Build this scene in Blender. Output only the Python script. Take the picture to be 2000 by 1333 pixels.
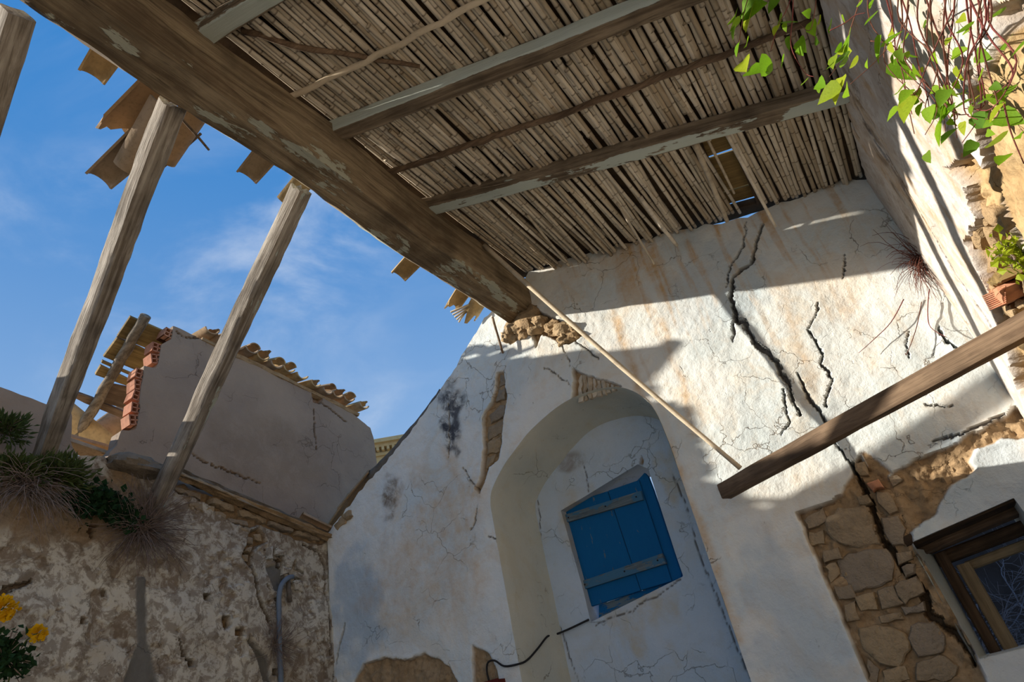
import bpy, math, random
import numpy as np
from mathutils import Vector, Matrix
from mathutils.geometry import tessellate_polygon
for o in list(bpy.data.objects): bpy.data.objects.remove(o)
scene = bpy.context.scene
C = scene.collection

# ------------------------------------------------------------------ camera
ROT = np.array([[0.81152134, -0.43073272, -0.39484483],      # world X, depth Y, up Z in camera (right, down, forward)
                [0.55254324, 0.34586599, 0.75833547],
                [-0.1900765, -0.83357426, 0.51867609]])
FOC = 1264.47
EYE = np.array([0.0, 0.0, 1.5])
cam_d = bpy.data.cameras.new('camera'); cam = bpy.data.objects.new('camera', cam_d); C.objects.link(cam)
cam_d.sensor_fit = 'HORIZONTAL'; cam_d.sensor_width = 36.0; cam_d.lens = FOC/2000*36.0
cam_d.clip_start = 0.05; cam_d.clip_end = 500
m = Matrix.Identity(4)
for i in range(3):
    m[i][0] = ROT[i, 0]; m[i][1] = -ROT[i, 1]; m[i][2] = -ROT[i, 2]; m[i][3] = EYE[i]
cam.matrix_world = m
scene.camera = cam

# ------------------------------------------------------------------ light
SUN = Vector((1.0, 0.49, -0.385)).normalized()
sun_d = bpy.data.lights.new('sun', 'SUN'); sun_d.energy = 8.4; sun_d.angle = math.radians(0.6); sun_d.color = (1.0, 0.92, 0.80)
sun = bpy.data.objects.new('sun', sun_d); C.objects.link(sun)
sun.rotation_euler = SUN.to_track_quat('-Z', 'Y').to_euler()
scene.view_settings.view_transform = 'Standard'; scene.view_settings.look = 'None'
scene.view_settings.gamma = 1.0; scene.view_settings.use_curve_mapping = False
scene.view_settings.exposure = 0.0

def lin(r, g, b):
    f = lambda c: c/12.92 if c <= 0.04045 else ((c+0.055)/1.055)**2.4
    return (f(r/255), f(g/255), f(b/255), 1.0)

class NT:
    """small node-tree writer"""
    def __init__(s, nt): s.nt = nt; nt.nodes.clear()
    def n(s, typ, **kw):
        nd = s.nt.nodes.new(typ)
        for k, v in kw.items(): setattr(nd, k, v)
        return nd
    def put(s, sock, v):
        if isinstance(v, bpy.types.NodeSocket): s.nt.links.new(v, sock)
        elif v is not None: sock.default_value = v
    def math(s, op, a, b=None, c=None):
        nd = s.n('ShaderNodeMath', operation=op)
        for i, v in enumerate((a, b, c)): s.put(nd.inputs[i], v)
        return nd.outputs[0]
    def mix(s, f, a, b):
        nd = s.n('ShaderNodeMix', data_type='RGBA'); s.put(nd.inputs[0], f); s.put(nd.inputs[6], a); s.put(nd.inputs[7], b)
        return nd.outputs[2]
    def ramp(s, f, lo, hi):
        nd = s.n('ShaderNodeMapRange', interpolation_type='SMOOTHSTEP'); s.put(nd.inputs[0], f)
        nd.inputs[1].default_value = lo; nd.inputs[2].default_value = hi
        return nd.outputs[0]
    def attr(s, name):
        return s.n('ShaderNodeAttribute', attribute_name=name).outputs['Fac']
    def coord(s, kind='Object', scale=(1, 1, 1)):
        tc = s.n('ShaderNodeTexCoord'); mp = s.n('ShaderNodeMapping')
        s.nt.links.new(tc.outputs[kind], mp.inputs[0]); mp.inputs['Scale'].default_value = scale
        return mp.outputs[0]
    def noise(s, vec, scale, detail=4, rough=0.55, dist=0.0):
        nd = s.n('ShaderNodeTexNoise'); s.put(nd.inputs['Vector'], vec); nd.inputs['Scale'].default_value = scale
        nd.inputs['Detail'].default_value = detail; nd.inputs['Roughness'].default_value = rough
        nd.inputs['Distortion'].default_value = dist
        return nd.outputs[0]
    def rand(s): return s.n('ShaderNodeObjectInfo').outputs['Random']
    def out(s, col, rough=0.9, bump=None, bs=0.3, bd=0.01, trans=0, spec=0.2):
        p = s.n('ShaderNodeBsdfPrincipled'); o = s.n('ShaderNodeOutputMaterial')
        s.put(p.inputs['Base Color'], col); s.put(p.inputs['Roughness'], rough); p.inputs['Specular IOR Level'].default_value = spec
        if bump is not None:
            b = s.n('ShaderNodeBump'); b.inputs['Strength'].default_value = bs; b.inputs['Distance'].default_value = bd
            s.put(b.inputs['Height'], bump); s.nt.links.new(b.outputs[0], p.inputs['Normal'])
        sh = p.outputs[0]
        if trans:
            t = s.n('ShaderNodeBsdfTranslucent'); s.put(t.inputs[0], col)
            mx = s.n('ShaderNodeMixShader'); mx.inputs[0].default_value = trans
            s.nt.links.new(sh, mx.inputs[1]); s.nt.links.new(t.outputs[0], mx.inputs[2]); sh = mx.outputs[0]
        s.nt.links.new(sh, o.inputs[0])

# sky: deep blue overhead, paler toward the horizon, thin wisps of cloud everywhere
w = bpy.data.worlds.new('sky'); scene.world = w; w.use_nodes = True
t = NT(w.node_tree)
tc = t.n('ShaderNodeTexCoord'); nrm = t.n('ShaderNodeVectorMath', operation='NORMALIZE')
t.nt.links.new(tc.outputs['Generated'], nrm.inputs[0])
sep = t.n('ShaderNodeSeparateXYZ'); t.nt.links.new(nrm.outputs[0], sep.inputs[0])
el = t.ramp(sep.outputs[2], 0.0, 0.85)
base = t.mix(el, lin(176, 205, 236), lin(62, 134, 205))
mp = t.n('ShaderNodeMapping'); t.nt.links.new(nrm.outputs[0], mp.inputs[0]); mp.inputs['Scale'].default_value = (1.0, 1.6, 2.4); mp.inputs['Rotation'].default_value = (0.5, 0.2, 0.6)
c1 = t.noise(mp.outputs[0], 2.6, 7, 0.58, 0.5)
c2 = t.noise(mp.outputs[0], 1.1, 2, 0.5)
cl = t.math('MULTIPLY', t.ramp(c1, 0.44, 0.78), t.ramp(c2, 0.36, 0.66))
skyc = t.mix(t.math('MULTIPLY', cl, 0.85), base, lin(215, 226, 243))
bg = t.n('ShaderNodeBackground'); t.put(bg.inputs[0], skyc); bg.inputs[1].default_value = 1.0
ow = t.n('ShaderNodeOutputWorld'); t.nt.links.new(bg.outputs[0], ow.inputs[0])

# ------------------------------------------------------------------ the place: planes of the ruined room
GY = 4.5        # gable wall face
LX = -4.82      # left wall face
RX = 0.72       # right wall face
NY = 5.05       # back of the arched niche
def ray(x, y): return ROT @ np.array([(x-1000)/FOC, (y-666.5)/FOC, 1.0])
def at(x, y, ax, val):
    r = ray(x, y); t_ = (val-EYE[ax])/r[ax]; return EYE+t_*r
def gab(pts, Y=GY): return [(p[0], p[2]) for p in (at(x, y, 1, Y) for x, y in pts)]
def lef(pts, X=LX): return [(p[1], p[2]) for p in (at(x, y, 0, X) for x, y in pts)]
def rig(pts, X=RX): return [(p[1], p[2]) for p in (at(x, y, 0, X) for x, y in pts)]
def roof_z(x): return 5.2-0.288*(x+2.06)
def roofpt(px, py, off):
    r = ray(px, py); n = np.array([0.288, 0, 1.0]); d = 5.2-0.288*2.06-off
    return EYE+(d-n@EYE)/(n@r)*r

# ------------------------------------------------------------------ numeric helpers
def vn(x, y, seed):
    T = np.random.RandomState(seed).rand(64, 64)
    xi = np.floor(x).astype(int); yi = np.floor(y).astype(int); fx = x-xi; fy = y-yi
    fx = fx*fx*(3-2*fx); fy = fy*fy*(3-2*fy)
    a = T[xi % 64, yi % 64]; b = T[(xi+1) % 64, yi % 64]; c = T[xi % 64, (yi+1) % 64]; d = T[(xi+1) % 64, (yi+1) % 64]
    return (a*(1-fx)+b*fx)*(1-fy)+(c*(1-fx)+d*fx)*fy
def fbm(x, y, seed, octv=4, g=0.5):
    s = 0; a = 1; tot = 0
    for i in range(octv):
        s = s+a*vn(x*2**i+i*7.3, y*2**i+i*3.1, seed+i); tot += a; a *= g
    return s/tot
def sstep(a, b, x):
    t_ = np.clip((x-a)/(b-a), 0, 1); return t_*t_*(3-2*t_)
def pip(u, v, poly):
    ins = np.zeros(u.shape, bool); P = np.asarray(poly)
    for (x1, y1), (x2, y2) in zip(P, np.roll(P, -1, 0)):
        if y1 == y2: continue
        c = ((y1 > v) != (y2 > v)) & (u < (x2-x1)*(v-y1)/(y2-y1)+x1); ins ^= c
    return ins
def seg_dist(u, v, pts, closed=False):
    P = np.asarray(pts, float); Q = np.roll(P, -1, 0)
    if not closed: P, Q = P[:-1], Q[:-1]
    d = np.full(u.shape, 1e9); par = np.zeros(u.shape); n = len(P)
    for i, (a, b) in enumerate(zip(P, Q)):
        ab = b-a; L = ab@ab+1e-12
        t_ = np.clip(((u-a[0])*ab[0]+(v-a[1])*ab[1])/L, 0, 1)
        e = np.hypot(u-a[0]-t_*ab[0], v-a[1]-t_*ab[1]); k = e < d
        d = np.where(k, e, d); par = np.where(k, (i+t_)/n, par)
    return d, par
def nearest(u, v, polys):
    bd = np.full(u.shape, 1e9); bu = u.copy(); bv = v.copy()
    for poly in polys:
        P = np.asarray(poly, float)
        for a, b in zip(P, np.roll(P, -1, 0)):
            ab = b-a; L = ab@ab+1e-12
            t_ = np.clip(((u-a[0])*ab[0]+(v-a[1])*ab[1])/L, 0, 1)
            nu = a[0]+t_*ab[0]; nv = a[1]+t_*ab[1]; e = np.hypot(u-nu, v-nv); k = e < bd
            bd = np.where(k, e, bd); bu = np.where(k, nu, bu); bv = np.where(k, nv, bv)
    return bd, bu, bv
def rough(poly, amp, step=0.06, seed=1, closed=True):
    rs = np.random.RandomState(seed); P = [np.array(p, float) for p in poly]; out = []
    n = len(P) if closed else len(P)-1
    for i in range(n):
        a, b = P[i], P[(i+1) % len(P)]; L = np.linalg.norm(b-a); k = max(1, int(L/step)); nn = np.array([-(b-a)[1], (b-a)[0]])/(L+1e-9)
        for j in range(k):
            out.append(tuple(a+(b-a)*j/k+(nn*rs.uniform(-amp, amp) if j or amp < 0.02 else 0)))
    if not closed: out.append(tuple(P[-1]))
    return out
def smooth(pts, k=6):
    P = np.array(pts); out = []
    for i in range(len(P)-1):
        p0, p1, p2, p3 = P[max(i-1, 0)], P[i], P[i+1], P[min(i+2, len(P)-1)]
        for j in range(k):
            t_ = j/k
            out.append(tuple(0.5*((2*p1)+(-p0+p2)*t_+(2*p0-5*p1+4*p2-p3)*t_**2+(-p0+3*p1-3*p2+p3)*t_**3)))
    out.append(tuple(P[-1])); return out

class Field:
    """relief and wear masks on a wall grid"""
    def __init__(s, u, v): s.u, s.v = u, v; s.h = np.zeros(u.shape); s.a = {}
    def mask(s, n):
        if n not in s.a: s.a[n] = np.zeros(s.u.shape)
        return s.a[n]
    def box(s, pts, pad):
        P = np.asarray(pts); return (s.u > P[:, 0].min()-pad) & (s.u < P[:, 0].max()+pad) & (s.v > P[:, 1].min()-pad) & (s.v < P[:, 1].max()+pad)
    def loss(s, poly, depth=0.035, jag=0.02, seed=3, name='bare', edge=0.008, rub=0.02):
        k = s.box(poly, 0.1); u, v = s.u[k], s.v[k]
        uu = u+(fbm(u*14, v*14, seed)-0.5)*2*jag; vv = v+(fbm(u*14+9, v*14+5, seed+5)-0.5)*2*jag
        d, _ = seg_dist(uu, vv, poly, True); d = np.where(pip(uu, vv, poly), d, -d)
        mk = sstep(-edge, edge, d)
        s.h[k] = s.h[k]*(1-mk)+mk*(-depth+(fbm(u*16, v*16, seed+11)-0.5)*2*rub)
        # a thin lifted lip of plaster round the loss
        s.h[k] += np.exp(-((d+0.02)/0.014)**2)*0.004
        a = s.mask(name); a[k] = np.maximum(a[k], mk)
    def crack(s, pts, wid, depth=0.05, jag=0.012, seed=5, taper=True, lift=0.0):
        k = s.box(pts, 0.12); u, v = s.u[k], s.v[k]
        uu = u+(fbm(u*17, v*17, seed, 3, 0.7)-0.5)*3.2*jag; vv = v+(fbm(u*17+3, v*17+8, seed+2, 3, 0.7)-0.5)*3.2*jag
        d, par = seg_dist(uu, vv, pts)
        ww = wid*(np.sin(np.pi*np.clip(par, 0.03, 0.97))**0.5 if taper else 1)*(0.6+0.8*vn(par*30, par*0, seed))
        mk = 1-sstep(ww*0.42, ww*0.42+0.0055, d)
        s.h[k] -= mk*depth
        if lift: s.h[k] += np.exp(-(d/0.06)**2)*lift*(1-mk)
        a = s.mask('crack'); a[k] = np.maximum(a[k], mk)
    def blob(s, name, cx, cy, rx, ry, amt=1.0, seed=9, fr=6):
        d = np.hypot((s.u-cx)/rx, (s.v-cy)/ry)+(fbm(s.u*fr, s.v*fr, seed)-0.5)*1.3
        a = s.mask(name); a[:] = np.maximum(a, amt*(1-sstep(0.5, 1.1, d)))

def set_attr(me, name, arr):
    at_ = me.attributes.new(name, 'FLOAT', 'POINT'); at_.data.foreach_set('value', np.ascontiguousarray(arr, dtype=np.float32))
def mesh_np(name, V, F):
    V = np.asarray(V, dtype=np.float32); F = np.asarray(F, dtype=np.int32)
    me = bpy.data.meshes.new(name); me.vertices.add(len(V)); me.vertices.foreach_set('co', V.ravel())
    n = F.shape[1]; me.loops.add(F.size); me.loops.foreach_set('vertex_index', F.ravel())
    me.polygons.add(len(F)); me.polygons.foreach_set('loop_start', np.arange(0, F.size, n, dtype=np.int32))
    me.polygons.foreach_set('loop_total', np.full(len(F), n, dtype=np.int32)); me.update(calc_edges=True); return me

def panel(name, O, U, V, N, outline, holes, us, vs, fun, T, mat, smoothed=True, backface=True):
    O, U, V, N = map(np.array, (O, U, V, N))
    uu, vv = np.meshgrid(us, vs, indexing='ij'); uc = (uu[1:, 1:]+uu[:-1, :-1])/2; vc = (vv[1:, 1:]+vv[:-1, :-1])/2
    K = pip(uc, vc, outline)
    for h_ in holes: K &= ~pip(uc, vc, h_)
    nu, nv = uu.shape
    cnt = np.zeros((nu, nv), int)
    for a in (0, 1):
        for b in (0, 1): cnt[a:nu-1+a, b:nv-1+b] += K
    edge = (cnt > 0) & (cnt < 4)
    ed_u, ed_v = uu[edge], vv[edge]
    d, bu, bv = nearest(ed_u, ed_v, [outline]+list(holes))
    res = min(np.diff(us).min(), np.diff(vs).min()); k = d < res*1.2
    ed_u[k] = bu[k]; ed_v[k] = bv[k]; uu[edge] = ed_u; vv[edge] = ed_v
    f = Field(uu, vv); fun(f)
    P = O+uu[..., None]*U+vv[..., None]*V+f.h[..., None]*N
    idx = np.arange(nu*nv).reshape(nu, nv)
    quads = np.stack([idx[:-1, :-1], idx[1:, :-1], idx[1:, 1:], idx[:-1, 1:]], -1)[K]
    if np.cross(U, V)@N < 0: quads = quads[:, ::-1]
    Kp = np.zeros((nu+1, nv+1), bool); Kp[1:nu, 1:nv] = K
    eh = (Kp[1:nu, :] ^ 0)[:, :nv] ; 
    A = Kp[1:nu, 0:nv]; B = Kp[1:nu, 1:nv+1]; e1 = np.argwhere(A != B)       # edges along u at (i..i+1, j)
    A = Kp[0:nu, 1:nv]; B = Kp[1:nu+1, 1:nv]; e2 = np.argwhere(A != B)       # edges along v at (i, j..j+1)
    ia = np.concatenate([idx[e1[:, 0], e1[:, 1]], idx[e2[:, 0], e2[:, 1]]]); ib = np.concatenate([idx[e1[:, 0]+1, e1[:, 1]], idx[e2[:, 0], e2[:, 1]+1]])
    PV = P.reshape(-1, 3); flat = (O+uu[..., None]*U+vv[..., None]*V).reshape(-1, 3)
    used = np.zeros(nu*nv, bool); used[quads.ravel()] = True
    remap = np.cumsum(used)-1; V1 = PV[used]; Q1 = remap[quads]
    n1 = len(V1); ne = len(ia)
    Vr = np.concatenate([PV[ia], PV[ib], flat[ib]-N*T, flat[ia]-N*T])
    Qr = np.stack([np.arange(ne), np.arange(ne)+ne, np.arange(ne)+2*ne, np.arange(ne)+3*ne], -1)+n1
    Vall = np.concatenate([V1, Vr]); Qall = np.concatenate([Q1, Qr])
    nb = 0
    if backface:
        polys = [[Vector((p[0], p[1], 0)) for p in outline]]+[[Vector((p[0], p[1], 0)) for p in h_] for h_ in holes]
        tri = tessellate_polygon(polys); pts = np.array([(p.x, p.y) for q in polys for p in q])
        Vb = O+pts[:, :1]*U+pts[:, 1:]*V-N*T; tb = np.array([list(q)+[q[2]] for q in tri])+len(Vall)
        nb = len(Vb); Vall = np.concatenate([Vall, Vb])
    me = mesh_np(name, Vall, Qall)
    if nb:
        me2 = bpy.data.meshes.new('tmp')
        # back as triangles, added through a bmesh so quads and tris mix cleanly
        import bmesh
        bm = bmesh.new(); bm.from_mesh(me); bm.verts.ensure_lookup_table()
        for q in tb:
            try: bm.faces.new([bm.verts[int(i)] for i in q[:3]])
            except ValueError: pass
        bm.to_mesh(me); bm.free(); bpy.data.meshes.remove(me2)
    nvall = len(me.vertices)
    for k_, a in f.a.items():
        arr = np.zeros(nvall); arr[:n1] = a.ravel()[used]
        e = np.concatenate([a.ravel()[ia], a.ravel()[ib], a.ravel()[ib], a.ravel()[ia]]); arr[n1:n1+4*ne] = e; set_attr(me, k_, arr)
    sm = np.zeros(len(me.polygons), bool); sm[:len(Q1)] = smoothed; me.polygons.foreach_set('use_smooth', sm)
    try: me.set_sharp_from_angle(angle=math.radians(38))
    except Exception: pass
    me.materials.append(mat)
    o = bpy.data.objects.new(name, me); C.objects.link(o); return o

def tag(o, label=None, cat=None, group=None, kind=None):
    if label: o['label'] = label
    if cat: o['category'] = cat; o['kind'] = 'thing'
    if group: o['group'] = group
    if kind: o['kind'] = kind
    return o
def empty(name, loc=(0, 0, 0)):
    o = bpy.data.objects.new(name, None); C.objects.link(o); o.location = loc; o.empty_display_size = 0.1; return o
def world(o):
    return (world(o.parent) @ o.matrix_parent_inverse @ o.matrix_basis) if o.parent else o.matrix_basis.copy()
def child(o, parent):
    inv = world(parent).inverted(); o.parent = parent; o.matrix_parent_inverse = inv; return o
def link(name, me, mat=None, parent=None, M=None):
    if mat and not me.materials: me.materials.append(mat)
    o = bpy.data.objects.new(name, me); C.objects.link(o)
    if M is not None: o.matrix_basis = M
    if parent: child(o, parent)
    return o
def frame(A, B, up=(0, 0, 1)):
    A = Vector(A); B = Vector(B); X = (B-A).normalized(); Z = Vector(up); Z = (Z-X*Z.dot(X)).normalized(); Y = Z.cross(X)
    M = Matrix.Identity(4)
    for i in range(3): M[i][0] = X[i]; M[i][1] = Y[i]; M[i][2] = Z[i]; M[i][3] = A[i]
    return M, (B-A).length
def bar_mesh(L, wd, ht, seed=1, rgh=0.004, step=0.05, side=(0, 0, 0, 0), bend=0.0, taper=1.0, rnd=0.12, chew=0.0, wane=0.0):
    """hewn timber along local X: faces bottom, right(+y), top, left; 'paint' holds how painted each face is"""
    n = max(4, int(L/step)); rs = np.random.RandomState(seed); ring = []; pa = []
    q = 4
    c = [(-.5, -.5), (.5, -.5), (.5, .5), (-.5, .5)]
    for s_ in range(4):
        a, b = np.array(c[s_]), np.array(c[(s_+1) % 4])
        for j in range(q):
            f = rnd+(1-2*rnd)*j/(q-1); ring.append(a+(b-a)*f); pa.append(side[s_])
    ring = np.array(ring); m_ = len(ring); xs = np.linspace(0, L, n+1); V = []; P = []
    ang = np.arange(m_)*0.9
    for i, x in enumerate(xs):
        f = x/L; sc = 1+(taper-1)*f
        nz = (vn(np.full(m_, x*3.0), ang, seed)-0.5)*2*rgh+(vn(np.full(m_, x*11.0), ang*2, seed+3)-0.5)*rgh
        off = bend*math.sin(math.pi*f)+wane*(vn(np.array([x*1.3]), np.array([0.]), seed+8)[0]-0.5)
        off2 = wane*(vn(np.array([x*1.1]), np.array([5.]), seed+9)[0]-0.5)
        r = ring*np.array([wd, ht])*sc; ln = np.linalg.norm(r, axis=1, keepdims=True); r = r+r/ln*nz[:, None]
        for y, z in r: V.append((x+(rs.uniform(-chew, chew) if i in (0, n) else 0), y+off2, z+off))
        P += pa
    F = []
    for i in range(n):
        for j in range(m_):
            k = (j+1) % m_; F.append((i*m_+j, (i+1)*m_+j, (i+1)*m_+k, i*m_+k))
    me = bpy.data.meshes.new('bar')
    V += [(0, 0, 0), (L, 0, 0)]; a0, b0 = len(V)-2, len(V)-1; P += [0, 0]
    F += [(a0, (j+1) % m_, j) for j in range(m_)][::-1] + [(b0, n*m_+j, n*m_+(j+1) % m_) for j in range(m_)]
    me.from_pydata(V, [], F); me.update(); set_attr(me, 'paint', P)
    sm = np.ones(len(F), bool); sm[-2*m_:] = False; me.polygons.foreach_set('use_smooth', sm)
    try: me.set_sharp_from_angle(angle=math.radians(40))
    except Exception: pass
    return me
def timber(name, A, B, wd, ht, mat, up=(0, 0, 1), parent=None, **kw):
    M, L = frame(A, B, up); return link(name, bar_mesh(L, wd, ht, **kw), mat, parent, M)
def tube_data(pts, r, sides=6, taper=1.0, V=None, F=None):
    V = [] if V is None else V; F = [] if F is None else F; P = [Vector(p) for p in pts]; b = len(V); n = len(P)
    ref = Vector((0.31, 0.2, 0.93))
    for i, p in enumerate(P):
        d = (P[min(i+1, n-1)]-P[max(i-1, 0)]).normalized(); a = d.cross(ref)
        if a.length < 1e-3: a = d.cross(Vector((1, 0, 0)))
        a.normalize(); c = d.cross(a); rr = (r[i] if hasattr(r, '__len__') else r*(1+(taper-1)*i/max(1, n-1)))
        for j in range(sides):
            th = 2*math.pi*j/sides; V.append(tuple(p+a*math.cos(th)*rr+c*math.sin(th)*rr))
    for i in range(n-1):
        for j in range(sides):
            k = (j+1) % sides; F.append((b+i*sides+j, b+i*sides+k, b+(i+1)*sides+k, b+(i+1)*sides+j))
    F.append(tuple(b+j for j in range(sides))[::-1]); F.append(tuple(b+(n-1)*sides+j for j in range(sides)))
    return V, F
def mk(name, V, F, mat, parent=None, smooth_=True, M=None):
    me = bpy.data.meshes.new(name); me.from_pydata(V, [], F); me.update()
    me.polygons.foreach_set('use_smooth', np.full(len(me.polygons), smooth_))
    return link(name, me, mat, parent, M)
def box_data(x0, x1, y0, y1, z0, z1, V, F):
    b = len(V); V += [(x0, y0, z0), (x1, y0, z0), (x1, y1, z0), (x0, y1, z0), (x0, y0, z1), (x1, y0, z1), (x1, y1, z1), (x0, y1, z1)]
    F += [tuple(b+i for i in f) for f in ((0, 3, 2, 1), (4, 5, 6, 7), (0, 1, 5, 4), (1, 2, 6, 5), (2, 3, 7, 6), (3, 0, 4, 7))]
def stone_on(name, poly, O, U, V_, N, H, mat, parent, seed=1, sink=0.05):
    """an irregular stone: outline in wall (u,v), standing proud by H"""
    rs = np.random.RandomState(seed); P = np.array(rough(poly, 0.011, 0.035, seed)); c = P.mean(0); n = len(P)
    O, U, V_, N = map(np.array, (O, U, V_, N)); vs = []; F = []
    tilt = rs.uniform(-0.12, 0.12, 2)
    for sc, h in ((1.03, -sink), (1.0, H*0.45), (0.92, H*0.85), (0.66, H)):
        for p in P:
            q = c+(p-c)*sc; hh = h+((q-c)@tilt if h > 0 else 0)+(rs.uniform(-.004, .004) if h > 0 else 0)
            vs.append(tuple(O+U*q[0]+V_*q[1]+N*hh))
    vs.append(tuple(O+U*c[0]+V_*c[1]+N*(H+0.004)))
    for i in range(3):
        for j in range(n): k = (j+1) % n; F.append((i*n+j, i*n+k, (i+1)*n+k, (i+1)*n+j))
    F += [(3*n+j, 3*n+(j+1) % n, 4*n) for j in range(n)]
    o = mk(name, vs, F, mat, parent, True)
    try: o.data.set_sharp_from_angle(angle=math.radians(35))
    except Exception: pass
    return o
def rock(name, c, rad, mat, parent=None, seed=1, nz=0.35, seg=14, rings=9):
    rs_ = np.random.RandomState(seed); V, F = [], []; c = np.array(c); rad = np.array(rad)
    for i in range(rings+1):
        th = math.pi*i/rings
        for j in range(seg):
            ph = 2*math.pi*j/seg; d = np.array([math.sin(th)*math.cos(ph), math.sin(th)*math.sin(ph), math.cos(th)])
            k = 1+nz*(fbm(np.array([d[0]*1.7+d[2]*1.1+9]), np.array([d[1]*1.7-d[2]*0.9+9]), seed, 4, 0.65)[0]-0.5)*2
            V.append(tuple(c+d*rad*k/np.max(np.abs(d))**0.35))
    for i in range(rings):
        for j in range(seg): k = (j+1) % seg; F.append((i*seg+j, (i+1)*seg+j, (i+1)*seg+k, i*seg+k))
    o = mk(name, V, F, mat, parent, True)
    try: o.data.set_sharp_from_angle(angle=math.radians(30))
    except Exception: pass
    return o
# ------------------------------------------------------------------ materials
def new(name):
    mt = bpy.data.materials.new(name); mt.use_nodes = True; return mt, NT(mt.node_tree)
def wall_mat(name, white, tint, bare1, bare2, ochre, mott=0.0, mottcol=(110, 92, 72), fine=0.35, ms=5.5):
    mt, t = new(name); co = t.coord('Object')
    n1 = t.noise(co, 1.4, 5, 0.6); n2 = t.noise(co, 9, 5, 0.65); n3 = t.noise(co, 60, 4, 0.6); n4 = t.noise(co, ms, 9, 0.74, 0.5)
    n5 = t.noise(co, 2.1, 9, 0.68, 0.9); n6 = t.noise(co, 24, 6, 0.7)
    col = t.mix(t.ramp(n1, 0.35, 0.68), lin(*white), lin(*tint))
    col = t.mix(t.math('MULTIPLY', t.ramp(n5, 0.50, 0.62), 0.30), col, lin(*[a*0.55+b*0.45 for a, b in zip(white, ochre)]))
    vo = t.n('ShaderNodeTexVoronoi', feature='DISTANCE_TO_EDGE'); vo.inputs['Scale'].default_value = 3.0
    dv = t.n('ShaderNodeTexNoise'); t.put(dv.inputs['Vector'], co); dv.inputs['Scale'].default_value = 5.0; dv.inputs['Detail'].default_value = 5.0
    va = t.n('ShaderNodeVectorMath', operation='MULTIPLY_ADD'); t.nt.links.new(dv.outputs['Color'], va.inputs[0]); va.inputs[1].default_value = (0.35, 0.35, 0.35); t.put(va.inputs[2], co)
    t.nt.links.new(va.outputs[0], vo.inputs['Vector'])
    hair = t.math('MULTIPLY', t.math('SUBTRACT', 1.0, t.ramp(vo.outputs['Distance'], 0.0, 0.011)), t.ramp(n1, 0.50, 0.60))
    chip = t.ramp(n6, 0.685, 0.70)
    col = t.mix(t.math('MULTIPLY', t.math('MAXIMUM', hair, t.math('MULTIPLY', chip, 0.8)), 0.6), col, lin(*[c*0.8 for c in bare1]))
    col = t.mix(t.math('MULTIPLY', t.ramp(n2, 0.5, 0.75), 0.18), col, lin(*ochre))
    if mott:
        col = t.mix(t.math('MULTIPLY', t.ramp(n4, 0.47, 0.56), mott), col, lin(*mottcol))
        col = t.mix(t.math('MULTIPLY', t.ramp(n2, 0.55, 0.6), mott*0.7), col, lin(*[c*0.8 for c in mottcol]))
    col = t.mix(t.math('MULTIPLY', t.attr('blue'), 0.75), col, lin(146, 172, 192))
    col = t.mix(t.math('MULTIPLY', t.attr('stain'), t.ramp(n2, 0.15, 0.75)), col, lin(*ochre))
    col = t.mix(t.math('MULTIPLY', t.attr('grime_shade'), t.ramp(n4, 0.3, 0.6)), col, lin(116, 96, 74))
    col = t.mix(t.math('MULTIPLY', t.attr('soot'), t.ramp(n4, 0.36, 0.56)), col, lin(72, 74, 80))
    bare = t.mix(t.ramp(n2, 0.3, 0.7), lin(*bare1), lin(*bare2)); bare = t.mix(t.math('MULTIPLY', t.ramp(n6, 0.45, 0.75), 0.7), bare, lin(*[c*0.7 for c in bare1]))
    col = t.mix(t.attr('bare'), col, bare)
    col = t.mix(t.attr('mortar'), col, t.mix(n2, lin(92, 90, 84), lin(126, 122, 114)))
    col = t.mix(t.math('MULTIPLY', t.attr('crack'), 0.8), col, lin(74, 56, 38))
    t.out(col, 0.92, t.math('SUBTRACT', t.math('ADD', t.math('ADD', t.math('MULTIPLY', n2, 0.6), t.math('MULTIPLY', n6, 0.5)), t.math('MULTIPLY', n3, fine)), t.math('ADD', hair, t.math('MULTIPLY', chip, 0.6))), 0.7, 0.014)
    return mt
M_GABLE = wall_mat('lime_plaster_gable', (228, 227, 220), (204, 213, 213), (150, 124, 92), (172, 146, 112), (196, 152, 88))
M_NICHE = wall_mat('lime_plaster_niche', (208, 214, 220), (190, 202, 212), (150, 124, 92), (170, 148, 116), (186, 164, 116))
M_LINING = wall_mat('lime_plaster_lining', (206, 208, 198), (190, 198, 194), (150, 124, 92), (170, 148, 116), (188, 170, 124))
M_LEFT = wall_mat('weathered_plaster_left', (206, 200, 184), (180, 173, 158), (122, 100, 74), (150, 126, 96), (150, 122, 84), 0.66, (118, 101, 82), ms=10.0)
M_RIGHT = wall_mat('flaking_limewash_right', (208, 202, 196), (188, 182, 176), (166, 136, 96), (190, 164, 122), (188, 152, 104), 0.3, (150, 122, 96))
M_GREY = wall_mat('grey_cement_render', (158, 138, 118), (142, 124, 108), (150, 120, 96), (168, 140, 112), (140, 122, 100), 0, fine=0.2)

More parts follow.
